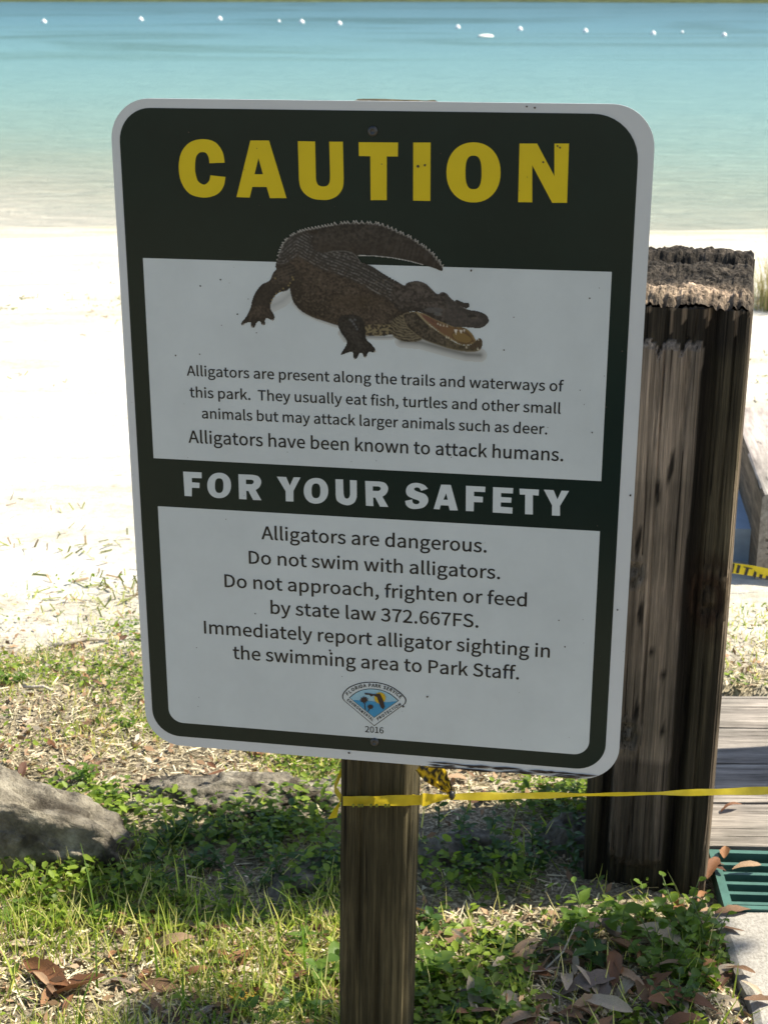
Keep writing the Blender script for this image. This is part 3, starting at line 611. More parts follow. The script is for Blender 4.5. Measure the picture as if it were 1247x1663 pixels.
# ------------------------------------------------------------------ big weathered timber post
def build_big_post():
    w, dp = .203, .27; zb = -.3; ztf = 1.0; nw, nd = 64, 50
    ring = []
    for (ax, ay, bx, by, nx_, ny_, n) in ((-.5, 0, .5, 0, 0, -1, nw), (.5, 0, .5, 1, 1, 0, nd), (.5, 1, -.5, 1, 0, 1, nw//2), (-.5, 1, -.5, 0, -1, 0, nd//2)):
        for k in range(n): ring.append((w*(ax+(bx-ax)*k/n), dp*(ay+(by-ay)*k/n), nx_, ny_, (k/n)*(w if ny_ else dp), (w if ny_ else dp)))
    def top(s, t):   # t from the front edge
        z = ztf + .012*math.sin(t/dp*2) ; fr = t/dp
        z += .020*max(0, 1 - fr/.35)*0 - .016*max(0, 1-fr/.13)**1.5
        z += .012*math.exp(-((fr-.52)/.12)**2)
        hol = math.exp(-((fr-.72)/.075)**2) * (.5 + .5*math.tanh((s+.085)/.015))*(.5+.5*math.tanh((.088-s)/.02)); z -= .075*hol
        if fr > .80: z += .014*min(1, (fr-.8)/.06)
        e = min(w/2-abs(s), dp-t); z -= .010*max(0, 1-e/.012)**2
        z += (.007*noise.noise(Vector((s*170, 0, 8))) - .010*max(0, noise.noise(Vector((s*55, 0, 2)))))*math.exp(-fr/.12) + .006*noise.noise(Vector((s*25, t*30, 0))) + .0045*noise.noise(Vector((s*90, t*90, 3))) + .003*noise.noise(Vector((s*230, t*200, 5)))
        return z
    def disp(s, z, f):   # f: 0 front, others
        grain = .0020*noise.noise(Vector((s*60, f*3, z*1.5))) + .0010*noise.noise(Vector((s*190, f*3, z*4)))
        c = noise.noise(Vector((s*26+9, f*5, z*.7))); d_ = grain - .010*max(0, abs(c)*-1+.06)/.06*.6
        st = 0
        if f == 0:
            wob = .003*noise.noise(Vector((z*4, 2, 0))); a, b = -.060+wob, .034+wob*.7-.010*(1-z)
            ztop = .935 + .012*noise.noise(Vector((s*70, 0, 3))) - .020*max(0, math.sin(s*190+.6))**3; zbot = .035 + .02*((s+.016)/.045)**2
            if a-.004 < s < b+.004 and zbot < z < ztop:
                st = min(1, (s-a+.004)/.006, (b+.004-s)/.006, (ztop-z)/.012, (z-zbot)/.02); d_ += .013*max(0, st)
                g2 = math.sin((s-.004)*150)*max(0, (z-.55)/.4); d_ -= .004*max(0, g2)
            if b < s < b+.030: d_ -= .016*math.sin((s-b)/.030*math.pi)
            if a-.014 < s < a: d_ -= .008
            for ks, kz, kr, kh in ((-.045, .565, .020, .004), (-.040, .285, .024, .005), (.070, .53, .034, .006)):
                rr = math.hypot(s-ks, (z-kz)*.75)/kr
                if rr < 1.6: d_ += kh*math.cos(rr*7)*math.exp(-rr*rr*1.2)
            if z > .965: d_ -= 0
        return d_, max(0, st)
    zs = list(np.arange(zb, .90, .0125)) + list(np.arange(.90, .985, .005)); V = []; col = []; Fc = []; m = len(ring)
    def put(x, y, nx_, ny_, u, ln, z, rowtop=False):
        s = x if ny_ else y; f = 0 if ny_ < 0 else (1 if nx_ > 0 else 2); e = min(u, ln-u)
        d_, st = disp(s if f != 2 else -s, z, f); r = -.007*max(0, 1-e/.012)**2 - (.004 if rowtop else 0)
        d_ += r; 
        if z < .08: d_ += .010*(1-max(0, z)/.08)*noise.noise(Vector((x*30, y*30, 0)))
        x_, y_ = x+nx_*d_, y+ny_*d_
        V.append((x_, y_, z))
        n = noise.noise(Vector((s*9+f*7, 0, z*2.5))); sk = noise.noise(Vector((s*75, f*4, z*2.2+st))) + .6*noise.noise(Vector((s*190, f*4, z*5)))
        green = np.array((.076, .068, .047)); brown = np.array((.178, .154, .132)); dark = np.array((.022, .019, .016)); grey = np.array((.15, .13, .11))
        c = green*(.85+.6*n)
        if f == 0:
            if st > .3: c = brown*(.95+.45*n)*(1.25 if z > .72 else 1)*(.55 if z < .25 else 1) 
            else:
                gk = math.exp(-((s-.040)/.012)**2) + math.exp(-((s+.071)/.008)**2); c = c + (dark-c)*min(1, gk)
            kd = math.hypot(s-.070, (z-.53)*.6)/.034
            if kd < 1.5:
                wk = min(1, max(0, (1.5-kd)/.5))*(.75+.25*math.cos(kd*9+n*4)); c = c + (np.array((.034, .021, .014))-c)*wk
            if st > .3:
                for ks, kz in ((-.045, .565), (-.040, .285)):
                    q_ = math.hypot(s-ks, (z-kz)*.9)/.017; c = c + (np.array((.12, .115, .11))*(1+.55*math.cos(q_*8+s*200)) - c)*max(0, min(1, (1.25-q_)*3))*.8
                for ks, kz, kl in ((-.012, .44, .016), (-.03, .5, .06), (-.04, .62, .06), (.012, .40, .03), (-.015, .70, .05), (.0, .74, .07), (-.03, .33, .05), (.016, .30, .03)):
                    q_ = abs(s-ks-.002*math.sin(z*60))/.0042 + (abs(z-kz)/(kl*.45))**2; c = c + (dark*.8-c)*max(0, min(1, (1.3-q_)*1.8))
            zz_ = z + .018*noise.noise(Vector((s*60, 3, 0))); tk = max(0, min(1, (zz_-.90)/.035))
            if st < .3: c = c + (dark*1.15-c)*tk*.85
            if z > .988 - .075*max(0, noise.noise(Vector((s*120, 5, 0)))+.5*noise.noise(Vector((s*260, 9, 0)))): c = np.array((.26, .21, .165))  # pale splintered fibres, their sunlit look put into the colour
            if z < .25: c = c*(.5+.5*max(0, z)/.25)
        elif f == 1: c = np.array((.16, .135, .105))*(.8+.6*n)
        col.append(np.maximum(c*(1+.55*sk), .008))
    for z in zs:
        for q in ring: put(*q, z)
    zr = len(zs)
    for q in ring:
        put(*q, .99, True); x, y = q[0], q[1]; v = V[-1]; V[-1] = (v[0], v[1], top(x, y) - .004); col[-1] = np.array((.10, .09, .08))
    for j in range(zr):
        for i in range(m): Fc.append((j*m+i, j*m+(i+1) % m, (j+1)*m+(i+1) % m, (j+1)*m+i))
    b = len(V); gx_, gy_ = 90, 110
    for j in range(gy_+1):
        for i in range(gx_+1):
            s = -w/2+.002 + (w-.004)*i/gx_; t = .001 + (dp-.003)*j/gy_; zz = top(s, t); V.append((s, t, zz))
            n = noise.noise(Vector((s*60, t*60, 9))); pn = noise.noise(Vector((s*22, t*22, 4))); pale = max(0, min(1, math.exp(-((t/dp-.12-.03*pn)/.08)**2)*(.5+.5*math.tanh((.080-abs(s-.01))/.015))*(.85+1.1*pn)))  # pale: weathered fibres of the front lip, sunlight put into their colour
            col.append(np.array((.046, .041, .036))*(1+1.3*n)*(1-pale) + np.array((.42, .34, .27))*pale*(1+.7*n))
    Fc += [(b+j*(gx_+1)+i, b+j*(gx_+1)+i+1, b+(j+1)*(gx_+1)+i+1, b+(j+1)*(gx_+1)+i) for j in range(gy_) for i in range(gx_)]
    me = mesh('weathered_post', V, Fc, False, col); return me
BY = -R(13.2)
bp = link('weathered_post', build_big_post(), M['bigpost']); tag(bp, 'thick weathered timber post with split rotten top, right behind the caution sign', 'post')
fr = Vector((.531, 2.125, 0)); bp.location = fr - Vector((math.cos(BY), math.sin(BY), 0)) * .1015; bp.location.z = 0; bp.rotation_euler = (0, 0, BY)

# ------------------------------------------------------------------ yellow tape
def mat_tape(name):
    g = NT(name, .35, .4); p = g.coord((1, 1, 1)); n = g.noise(p, 60, 3)
    g.col(g.ramp(n, [(.3, (.55, .40, .01)), (.7, (.72, .56, .03))])); g.translucent((.8, .62, .03), .35); g.bump(n, .3, .002); return g.m
M['tape'] = mat_tape('yellow_tape'); M['black'] = mat_simple('black_print', (.02, .02, .018), .4, .4, (50, .7, 1.5, 0, .001))
def ribbon(name, path, half, mat, parent=None, up=None, rows=4, crump=.0):
    """path points, half height vectors"""
    V = []; Fc = []; m = len(path)
    for i, p in enumerate(path):
        hv = half[i] if isinstance(half[i], Vector) else Vector((0, 0, half[i]))
        for k in range(rows + 1):
            q = Vector(p) + hv * (2*k/rows - 1); q += Vector((0, -1, .3)) * crump * noise.noise(Vector((i*.37, k*1.1, 2)))
            V.append(tuple(q))
    for i in range(m-1):
        for k in range(rows): Fc.append((i*(rows+1)+k, (i+1)*(rows+1)+k, (i+1)*(rows+1)+k+1, i*(rows+1)+k+1))
    return link(name, mesh(name, V, Fc, True), mat, parent)
tape = empty('barrier_tape', (spos.x, spos.y, .42)); tag(tape, 'twisted yellow caution tape tied round the sign post and stretched off to the right', 'tape')
inv = Matrix.Translation(-tape.location)
def tp(x, y, Y): return inv @ atY(x, y, Y)
yL, yR = 1.716, 1.684
bandpts = []; half = []
for t in np.linspace(0, 1, 30):
    x = 557 + (683-557)*t; bandpts.append(tp(x, 1301 + .5*math.sin(t*3) - 2*t, (yL+(yR-yL)*t) - .0125)); half.append((.0070 if t < .5 else .0070+.001*math.sin((t-.5)*6))*1.0)
for t in np.linspace(0, 1, 12)[1:]:
    x = 683 + (728-683)*t; bandpts.append(tp(x, 1299.5 - 5.5*t, 1.680+.01*t)); half.append(.0075*(1-t)+.0028)
ribbon('band', bandpts, half, M['tape'], tape, crump=.0022)
# back and sides of the loop round the post
loop = [tp(557, 1301, yL-.007)]; c0 = Vector((spos.x, spos.y, 0))
for (a_, b_) in ((-.053, .03), (-.052, .096), (0, .098), (.05, .096), (.052, .02)): q = c0 + sr*a_ - sn*b_; loop.append(inv @ Vector((q.x-.008, q.y, .424)))
loop.append(tp(683, 1299.5, yR-.004)); ribbon('loop_back', loop, [.0065]*len(loop), M['tape'], tape)
lp = []; half = []
for t in np.linspace(0, 1, 60):
    x = 728 + (1330-728)*t; y = 1294 - 12.5*t + 1.5*math.sin(t*math.pi); Y = 1.69 + .20*t
    lp.append(tp(x, y, Y)); tw = 1.2*math.sin(t*9+.6); half.append(Vector((0, .0030*math.sin(tw), .0030+.0014*math.sin(t*17)**2 + .0008*t)))
ribbon('line', lp, half, M['tape'], tape, crump=.001)
# faint letter remnants on the band
V = []; Fc = []
for k in range(9):
    x = 572 + k*7.2 + (k % 2)*1.5; 
    if k in (3, 6): continue
    ww = random.uniform(2, 5); b = len(V); Yq = yL+(yR-yL)*(x-557)/126 - .0165
    for (xx, yy) in ((x, 1305), (x+ww, 1305), (x+ww, 1310.5), (x, 1310.5)): V.append(tuple(tp(xx, yy+.5, Yq)))
    Fc.append((b, b+1, b+2, b+3))
link('lettering', mesh('lettering', V, Fc), mat_simple('faded_print', (.16, .17, .02), .5, .3, (80, .7, 1.4, 0, .001)), tape)
# hanging tail on the left
tl_p = [(556, 1296), (551, 1303), (547, 1311), (543, 1320), (540, 1329)]; tl_h = [3, 3, 5, 8, 9.5]
ribbon('loose_end', [tp(x, y, yL+.002*i) for i, (x, y) in enumerate(tl_p)], [Vector((h*1.5/F, .003*(i % 2), .001)) for i, h in enumerate(tl_h)], M['tape'], tape, crump=.0008)
# crumpled black printed tape going up behind the sheet from the knot
V = []; Fc = []; nI = 22; nK = 9; colr = []
for i in range(nI+1):
    t = i/nI; cx_ = 735 + (690-735)*t; cy_ = 1291 + (1238-1291)*t; wv = (4 + 17*min(1, t*1.5))
    for k in range(nK+1):
        u = k/nK*2-1; x = cx_ + u*wv*.75; y = cy_ - u*wv*.62 + 3*noise.noise(Vector((i*.5, k*.8, 0)))
        V.append(tuple(tp(x, y, 1.725 + .004*t + .008*noise.noise(Vector((i*.35, k*.9, 5))))))
        v_ = noise.noise(Vector((i*.55, k*.75, 1))) + .25*math.sin(k*2.2+i*.4); colr.append((.015, .014, .012) if v_ > .02 else (.62, .42, .01))
Fc = [(i*(nK+1)+k, (i+1)*(nK+1)+k, (i+1)*(nK+1)+k+1, i*(nK+1)+k+1) for i in range(nI) for k in range(nK)]
link('printed_end', mesh('printed_end', V, Fc, True, colr), vc('printed_tape', .4, .4), tape)
V = []; Fc = []; n = 10; kc = tp(733, 1292, 1.694)
for j in range(7):
    a_ = math.pi*j/6
    for k in range(n): V.append((kc.x + .005*math.sin(a_)*math.cos(k*.628)*(1+.2*math.sin(k*2)), kc.y + .005*math.sin(a_)*math.sin(k*.628), kc.z + .0065*math.cos(a_)))
Fc = [(j*n+k, j*n+(k+1) % n, (j+1)*n+(k+1) % n, (j+1)*n+k) for j in range(6) for k in range(n)]
link('knot', mesh('knot', V, Fc, True), M['black'], tape)

# second tape lying on the sand by the timbers, printed with letters
t2 = empty('ground_tape', onG(1215, 925)); tag(t2, 'yellow caution tape with black letters stretched low in front of the timber beams', 'tape')
i2 = Matrix.Translation(-t2.location)
def g2(x, y, dz=0): p = atY(x, y, 3.5-dz); return i2 @ p
def quad(name, pts, mat, par, dz=0): return link(name, mesh(name, [tuple(g2(*p, dz)) for p in pts], [tuple(range(len(pts)))]), mat, par)
quad('tape_strip', [(1120, 904), (1160, 910), (1225, 919), (1300, 934), (1300, 949), (1225, 936), (1160, 927), (1120, 921)], M['tape'], t2)
def z6(pts): return [(1180 + x/18.61, 900 + y/18.61) for x, y in pts]
for pts in ([(130,275),(240,285),(180,560),(85,545)], [(320,315),(415,345),(350,585),(255,570)], [(490,365),(770,430),(755,455),(665,440),(600,640),(505,625),(570,425),(490,390)], [(830,500),(900,560),(870,700),(760,680)], [(980,600),(1080,620),(1050,750),(950,720)], [(1180,650),(1270,670),(1230,790),(1150,760)]):
    quad('letter', z6(pts), M['black'], t2, .004)

# ------------------------------------------------------------------ timbers, boardwalk, grate, concrete
def beam(name, p0, yaw, ln, w, z0, z1, mat, label, cat_, r=.008, **kw):
    """box with eased edges running away from p0 (near-left corner) along yaw"""
    e = empty(name, (p0[0], p0[1], z0), yaw); V = []; Fc = []; pr = []
    h = z1-z0
    for (x, z, a0) in ((r, r, 180), (w-r, r, 270), (w-r, h-r, 0), (r, h-r, 90)):
        for k in range(4): a_ = R(a0+30*k); pr.append((x+r*math.cos(a_), z+r*math.sin(a_)))
    n = len(pr); ny = 14
    for j in range(ny+1):
        for (x, z) in pr: V.append((x+.0015*noise.noise(Vector((j*.6, x*20, z*20))), ln*j/ny, z+.0015*noise.noise(Vector((j*.6, x*20+5, z*20)))))
    Fc = [(j*n+k, (j+1)*n+k, (j+1)*n+(k+1) % n, j*n+(k+1) % n) for j in range(ny) for k in range(n)] + [tuple(range(n)), tuple(range(ny*n, ny*n+n))[::-1]]
    bpy.data.objects.remove(e); o = link(name, mesh(name, V, Fc), mat); o.location = (p0[0], p0[1], z0); o.rotation_euler = (0, 0, yaw); return tag(o, label, cat_)
M['plastic'] = mat_simple('blue_grey_timber', (.30, .36, .43), .55, .3, (25, .85, 1.1, .15, .004))
q0 = atZ(1228, 912, ground(1, 3.8)); 
beam('plastic_timber', (q0.x-.15, q0.y-.0, 0), -R(6), .80, .15, q0.z-.01, q0.z+.098, M['plastic'], 'smooth blue grey timber lying on the sand left of the brown beam', 'timber', .014)
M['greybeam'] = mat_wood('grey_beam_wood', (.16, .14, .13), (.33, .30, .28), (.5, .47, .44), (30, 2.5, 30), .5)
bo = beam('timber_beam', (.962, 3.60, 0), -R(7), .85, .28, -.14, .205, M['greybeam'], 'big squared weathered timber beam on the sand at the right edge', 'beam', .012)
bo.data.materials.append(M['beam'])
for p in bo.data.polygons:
    if p.normal.x < -.7: p.material_index = 1  # left face takes browner, darker wood, its shade put into the colour

bw = empty('boardwalk', (.56, 2.24, 0)); tag(bw, 'grey weathered plank walkway to the right behind the green grate', 'walkway')
for i in range(4):
    y0 = .0 + i*.147; V = []; Fc = []; L = 1.5; nxp, nyp = 60, 8; x0 = -.015+.02*((i*37) % 3)
    for j in range(nyp+1):
        for k in range(nxp+1):
            e = min(j, nyp-j)/nyp*.14; z = .028 - .004*max(0, 1-e/.010)**2 + .0015*noise.noise(Vector((k*.3, j*1.5, i*5))) + .0035*noise.noise(Vector((k*.05, i*3, 1)))
            V.append((x0+L*k/nxp, y0+.14*j/nyp, z))
    b = len(V); V += [(x, y, z-.036) for x, y, z in V[:]]; N = (nxp+1)*(nyp+1)
    Fc = [(j*(nxp+1)+k, j*(nxp+1)+k+1, (j+1)*(nxp+1)+k+1, (j+1)*(nxp+1)+k) for j in range(nyp) for k in range(nxp)]
    rim = [k for k in range(nxp+1)] + [j*(nxp+1)+nxp for j in range(1, nyp+1)] + [nyp*(nxp+1)+k for k in range(nxp-1, -1, -1)] + [j*(nxp+1) for j in range(nyp-1, 0, -1)]
    Fc += [(rim[k], rim[k]+N, rim[(k+1) % len(rim)]+N, rim[(k+1) % len(rim)]) for k in range(len(rim))]
    link('plank', mesh('plank', V, Fc), M['plank'], bw)
# rail further right whose shadow falls on the planks
V = []; Fc = []; box(V, Fc, -.065, .065, -.065, .065, -.3, .80); rl = link('short_post', mesh('short_post', V, Fc), M['beam']); rl.location = (1.18, 2.565, 0); rl.rotation_euler = (0, 0, -.2); tag(rl, 'short square wooden post standing on the walkway beyond the right edge', 'post')

M['green'] = mat_simple('green_plastic', (.055, .125, .10), .45, .4, (40, .8, 1.2, .1, .002))
gr = empty('drain_grate', (.548, 2.058, .008)); gr.rotation_euler = (0, 0, -R(3)); tag(gr, 'dark green slotted plastic drain grate between the planks and the concrete', 'grate')
V = []; Fc = []
for a in ((0, .014, 0, .175), (.014, .62, 0, .010), (.014, .62, .165, .175)): box(V, Fc, a[0], a[1], a[2], a[3], -.015, .014)
link('frame', mesh('frame', V, Fc), M['green'], gr)
for k in range(5):
    V = []; Fc = []; y = .018 + k*.029; box(V, Fc, .0145, .62, y, y+.008, -.03, .010); link('bar', mesh('bar', V, Fc), M['green'], gr)
V = []; Fc = []; box(V, Fc, .0, .62, .0, .175, -.06, -.032); link('trough', mesh('trough', V, Fc), mat_simple('trough', (.02, .05, .04), .6, .3, (30, .7, 1.3, .1, .002)), gr)
g = NT('concrete', .9, .2); n1 = g.noise(g.coord((1, 1, 1)), 6, 8, .7); n2 = g.noise(g.coord((1, 1, 1)), 170, 4, .7)
g.col(g.mix(.5, g.ramp(n1, [(.3, (.24, .225, .195)), (.7, (.40, .375, .33))]), g.ramp(n2, [(.35, (.17, .155, .135)), (.6, (.42, .40, .36))]))); g.bump(n2, .4, .004)
V = []; Fc = []; gy = np.linspace(1.2, 2.052, 30); 
for y in gy:
    xl = .532 + .015*noise.noise(Vector((y*9, 0, 0)))
    for x in (xl-.002, xl, xl+.01, .8, 1.5, 3): V.append((x, y, -.06 if x < xl else .012 + (.006 if x > xl else 0)))
Fc = [(j*6+k, j*6+k+1, (j+1)*6+k+1, (j+1)*6+k) for j in range(29) for k in range(5)]
tag(link('concrete_path', mesh('concrete_path', V, Fc), g.m), kind='structure')

# ------------------------------------------------------------------ rocks
def mat_rock(name, k=1.0):
    g = NT(name, .95, .15); p = g.coord((1, 1, 1)); a_ = g.noise(p, 14, 8, .7); b_ = g.noise(p, 60, 6, .75); c_ = g.noise(p, 9, 5, .6, .5)
    c = g.ramp(a_, [(.35, (.10*k, .09*k, .075*k)), (.5, (.27*k, .24*k, .185*k)), (.65, (.50*k, .455*k, .36*k))])
    c = g.mix(g.ramp(c_, [(.46, (0, 0, 0)), (.56, (.9, .9, .9))]), c, (.06*k, .05*k, .038*k)); g.col(c)  # dark stains; the boulder's dappled shade is put into this mottling
    g.bump(g.math('ADD', g.math('MULTIPLY', a_, .6), g.math('MULTIPLY', b_, .8)), 1.0, .02); return g.m
M['rock'] = mat_rock('limestone', .95); M['rockpale'] = mat_rock('limestone_pale', 1.15)
def rock(loc, sc, rz, label, seed, mat='rock', flatten=1.0, tilt=(0, 0), cut=-9, rough=1):
    import bmesh
    bm = bmesh.new(); bmesh.ops.create_icosphere(bm, subdivisions=6, radius=1)
    for v in bm.verts:
        p = v.co.copy(); s = Vector((seed*3.1, seed*1.7, 0))
        r_ = 1 + .30*noise.noise(p*1.3+s) + .14*noise.noise(p*3.1+s) + (-.10*abs(noise.noise(p*3.7+s)) + .02*noise.noise(p*8+s) + .035*noise.noise(p*20+s) - .05*max(0, noise.noise(p*6+s*2)))*rough
        q = p*r_*(1-.10*abs(noise.noise(p*2.2+s*2))); q.y = cut + (q.y-cut)*.18 if q.y < cut else q.y; q.z = math.copysign(abs(q.z)**flatten, q.z); v.co = Vector((q.x*sc[0], q.y*sc[1], q.z*sc[2]))
    me = bpy.data.meshes.new('rock'); bm.to_mesh(me); bm.free(); me.polygons.foreach_set('use_smooth', [True]*len(me.polygons))
    o = link('rock', me, M[mat]); o.location = loc; o.rotation_euler = (tilt[0], tilt[1], rz); return tag(o, label, 'rock')
p = onG(60, 1400); rock((p.x-.085, p.y+.02, -.012), (.34, .15, .165), -.04, 'large rough boulder with dark stains and dappled shade in its colour at the left edge', 1, tilt=(.02, .36), cut=-.36, rough=1.5)
p = onG(410, 1295); rock((p.x-.02, p.y, -.015), (.21, .10, .055), .05, 'low sunlit rough limestone slab behind the green plants left of the sign post', 5, 'rockpale', rough=2.6)
p = onG(560, 1300); rock((p.x+.01, p.y, -.02), (.13, .07, .045), -.1, 'flat pale stone directly behind the sign post by the tape', 8, 'rockpale')
p = onG(745, 1395); rock((p.x, p.y+.02, -.015), (.10, .07, .05), .2, 'dark shaded rounded rock right of the sign post', 2)
p = onG(500, 1440); rock((p.x+.02, p.y+.02, -.03), (.15, .08, .055), .35, 'low brown shaded stone touching the left side of the sign post', 3)
p = onG(930, 1370); rock((p.x, p.y+.02, -.02), (.08, .06, .06), .9, 'bluish shaded stone against the left side of the weathered post', 11)
p = onG(255, 1290); rock((p.x, p.y, -.01), (.035, .03, .02), .9, 'small pale stone beside the low limestone slab', 12, 'rockpale')

# ------------------------------------------------------------------ buoys and the floating patch
V = []; Fc = []; n = 12
for j in range(9):
    a_ = math.pi*j/8
    for k in range(n): V.append((.17*math.sin(a_)*math.cos(k*6.2832/n), .17*math.sin(a_)*math.sin(k*6.2832/n), .17*math.cos(a_)))
Fc = [(j*n+k, (j+1)*n+k, (j+1)*n+(k+1) % n, j*n+(k+1) % n) for j in range(8) for k in range(n)]
float_me = mesh('float_ball', V, Fc, True); M['buoy'] = mat_simple('buoy_white', (.85, .85, .82), .4, .4, (5, .95, 1.03, 0, .01))
V = []; Fc = []; tube(V, Fc, [(0, 0, .15), (0, 0, .22)], [.05, .05], 8); cap_me = mesh('cap', V, Fc)
names = ['leftmost white buoy of the swim line', 'second white buoy from the left on the swim line', 'third white buoy from the left on the swim line', 'fourth white buoy from the left, small and faint', 'fifth white buoy from the left on the swim line', 'sixth white buoy from the left, above the left half of the sign', 'first white buoy right of the sign middle', 'white buoy above the N of the heading', 'white buoy third from the right end', 'white buoy second from the right end', 'rightmost white buoy of the swim line', 'tiny white float between the last two buoys at the right']
for i, (x, y) in enumerate([(72,35),(229,31.5),(357,30.5),(453,34),(490,35.5),(551,38),(743,44),(844,47),(950,50),(1060,54),(1175,56.5),(1107,51.5)]):
    p = atZ(x, y+1, WZ+.05); b = empty('buoy', p); f = link('float', float_me, M['buoy'], b); c = link('cap', cap_me, M['buoy'], b)
    s = p.y/100*(.6 if i in (3, 11) else 1.0); b.scale = (s, s, s); tag(b, names[i], 'buoy', 'white buoys of the swim line')
p = atZ(788, 59, WZ+.02); V = []; Fc = []
for j in range(6):
    a_ = math.pi/2*j/5
    for k in range(20): V.append((.36*math.cos(a_)*math.cos(k*.31416)*(1+.15*math.sin(k*1.7)), .7*math.cos(a_)*math.sin(k*.31416), .10*math.sin(a_)))
Fc = [(j*20+k, j*20+(k+1) % 20, (j+1)*20+(k+1) % 20, (j+1)*20+k) for j in range(5) for k in range(20)]
o = link('floating_mat', mesh('floating_mat', V, Fc, True), mat_simple('foam', (.75, .78, .70), .6, .3, (4, .8, 1.1, .2, .02))); o.location = p; tag(o, 'pale oval patch floating just below the buoy line', 'float')

# ------------------------------------------------------------------ vegetation and litter
def instmesh(name, protoV, protoQ, P, Rz, Sc, tilt, col, mat, label, parent=None, roll=None):
    """join many small pieces into one mesh (uncountable cover)"""
    n = len(P); pv = np.array(protoV); k = len(pv)
    cz, sz = np.cos(Rz), np.sin(Rz); ct, stl = np.cos(tilt), np.sin(tilt)
    v = pv[None] * Sc[:, None, :]
    if roll is not None:
        cr, sr_ = np.cos(roll), np.sin(roll); y0 = v[..., 1]*cr[:, None] - v[..., 2]*sr_[:, None]; z0 = v[..., 1]*sr_[:, None] + v[..., 2]*cr[:, None]; x0 = v[..., 0]
    else: x0, y0, z0 = v[..., 0], v[..., 1], v[..., 2]
    x1 = x0*ct[:, None] + z0*stl[:, None]; z1 = -x0*stl[:, None] + z0*ct[:, None]; y1 = y0
    X_ = x1*cz[:, None]-y1*sz[:, None]; Y_ = x1*sz[:, None]+y1*cz[:, None]
    V = np.stack([X_+P[:, 0:1], Y_+P[:, 1:2], z1+P[:, 2:3]], 2).reshape(-1, 3)
    Q = (np.array(protoQ)[None] + (np.arange(n)*k)[:, None, None]).reshape(-1, np.array(protoQ).shape[1])
    o = link(name, npmesh(name, V, Q, np.repeat(col, k, axis=0)), mat); return tag(o, label, kind='stuff')
def mat_vleaf(name, tr=.35, rough=.5, boost=2.2):
    g = NT(name, rough, .3); c = g.vcol(); g.col(c); b = g.mix(1.0, c, (boost, boost*1.05, boost*.6), 'MULTIPLY'); g.translucent(b, tr); return g.m
M['vgreen'] = mat_vleaf('grass_blades', .4, .5); M['vdry'] = mat_vleaf('dry_litter', .15, .8, 1.1)

# pixel-space density -> world scatter on the ground sheet
def scatter(n, dens, y0=1.62, y1=3.9):
    out = []
    while len(out) < n:
        y = random.uniform(y0, y1); x = random.uniform(-.34, .34)*y*1.05
        d = dens(x, y)
        if random.random() < d: out.append((x, y, gz(x, y)))
    return np.array(out)
def onhard(x, y):
    dx, dy = x-bp.location.x, y-bp.location.y; a_ = dx*math.cos(BY)+dy*math.sin(BY); b_ = -dx*math.sin(BY)+dy*math.cos(BY)
    return (x > .535+.012*math.sin(y*40) and y < 2.82) or (abs(a_) < .11 and -.004 < b_ < .27) or (x > .8 and 3.4 < y < 4.7)
def nn(x, y, f, s=0): return noise.noise(Vector((x*f, y*f, s)))
def d_grass(x, y):
    if onhard(x, y): return 0
    b = .06
    if x < -.03 and y < 2.14: b = 1.5*(.5+1.1*nn(x, y, 5, 1))
    elif x < -.35 and y < 2.3: b = .5
    elif x > 0 and y < 2.05: b = .16
    elif y > 2.45: b = .75*max(0, .35+1.6*nn(x, y, 3.5, 2)) * max(0, 1-(y-3.1)/.5 if y > 3.1 else 1)
    return max(0, b)
nG = 11500; P = scatter(nG, d_grass); h = np.where(P[:, 1] < 2.4, 1, .45)*(.02+.05*rng.random(nG)**1.6); tilt = rng.normal(0, .5, nG)
gp = [(-1, 0, 0), (1, 0, 0), (-.8, .12, .45), (.8, .12, .45), (-.1, .42, 1), (.1, .42, 1)]; gq = [(0, 1, 3, 2), (2, 3, 5, 4)]
g_a = np.array((.085, .15, .02)); g_b = np.array((.30, .345, .075)); g_c = np.array((.62, .53, .28))
t = rng.random(nG)[:, None]**.8; colg = np.where(t < .55, g_a+(g_b-g_a)*t/.55, g_b+(g_c-g_b)*(t-.55)/.45)
w_ = .0009+.0010*rng.random(nG)
instmesh('grass', gp, gq, P, rng.random(nG)*6.28, np.stack([w_, h*.6, h], 1), tilt, colg, M['vgreen'], 'thin green and yellow grass blades growing through the leaf litter', roll=rng.normal(0, .35, nG))
# long arching blades in front of the plants on the left
nL = 130; P = scatter(nL, lambda x, y: 1 if (x < -.05 and y < 2.13 and not onhard(x, y)) else .02, y1=2.3); h = .05+.075*rng.random(nL)
V = []; Q = []; cl = []
for i in range(nL):
    a_ = random.uniform(0, 6.28); cx_, sx_ = math.cos(a_), math.sin(a_); b = len(V); ln = random.uniform(.1, .8); w0 = random.uniform(.0010, .0022)
    c = (g_a*1.1 if random.random() < .7 else g_b)*random.uniform(.8, 1.3)
    for k in range(7):
        t = k/6; r_ = h[i]*ln*t*t; z = h[i]*t*(1-.25*ln*t); w = w0*(1-t)**.7+.0002; px_, py_ = P[i][0]+cx_*r_, P[i][1]+sx_*r_
        V += [(px_-sx_*w, py_+cx_*w, P[i][2]+z), (px_+sx_*w, py_-cx_*w, P[i][2]+z)]; cl += [c, c]
    Q += [(b+2*k, b+2*k+1, b+2*k+3, b+2*k+2) for k in range(6)]
tag(link('long_grass', npmesh('long_grass', V, Q, np.array(cl)), M['vgreen']), 'longer arching green grass blades in front of the shaded plants', kind='stuff')
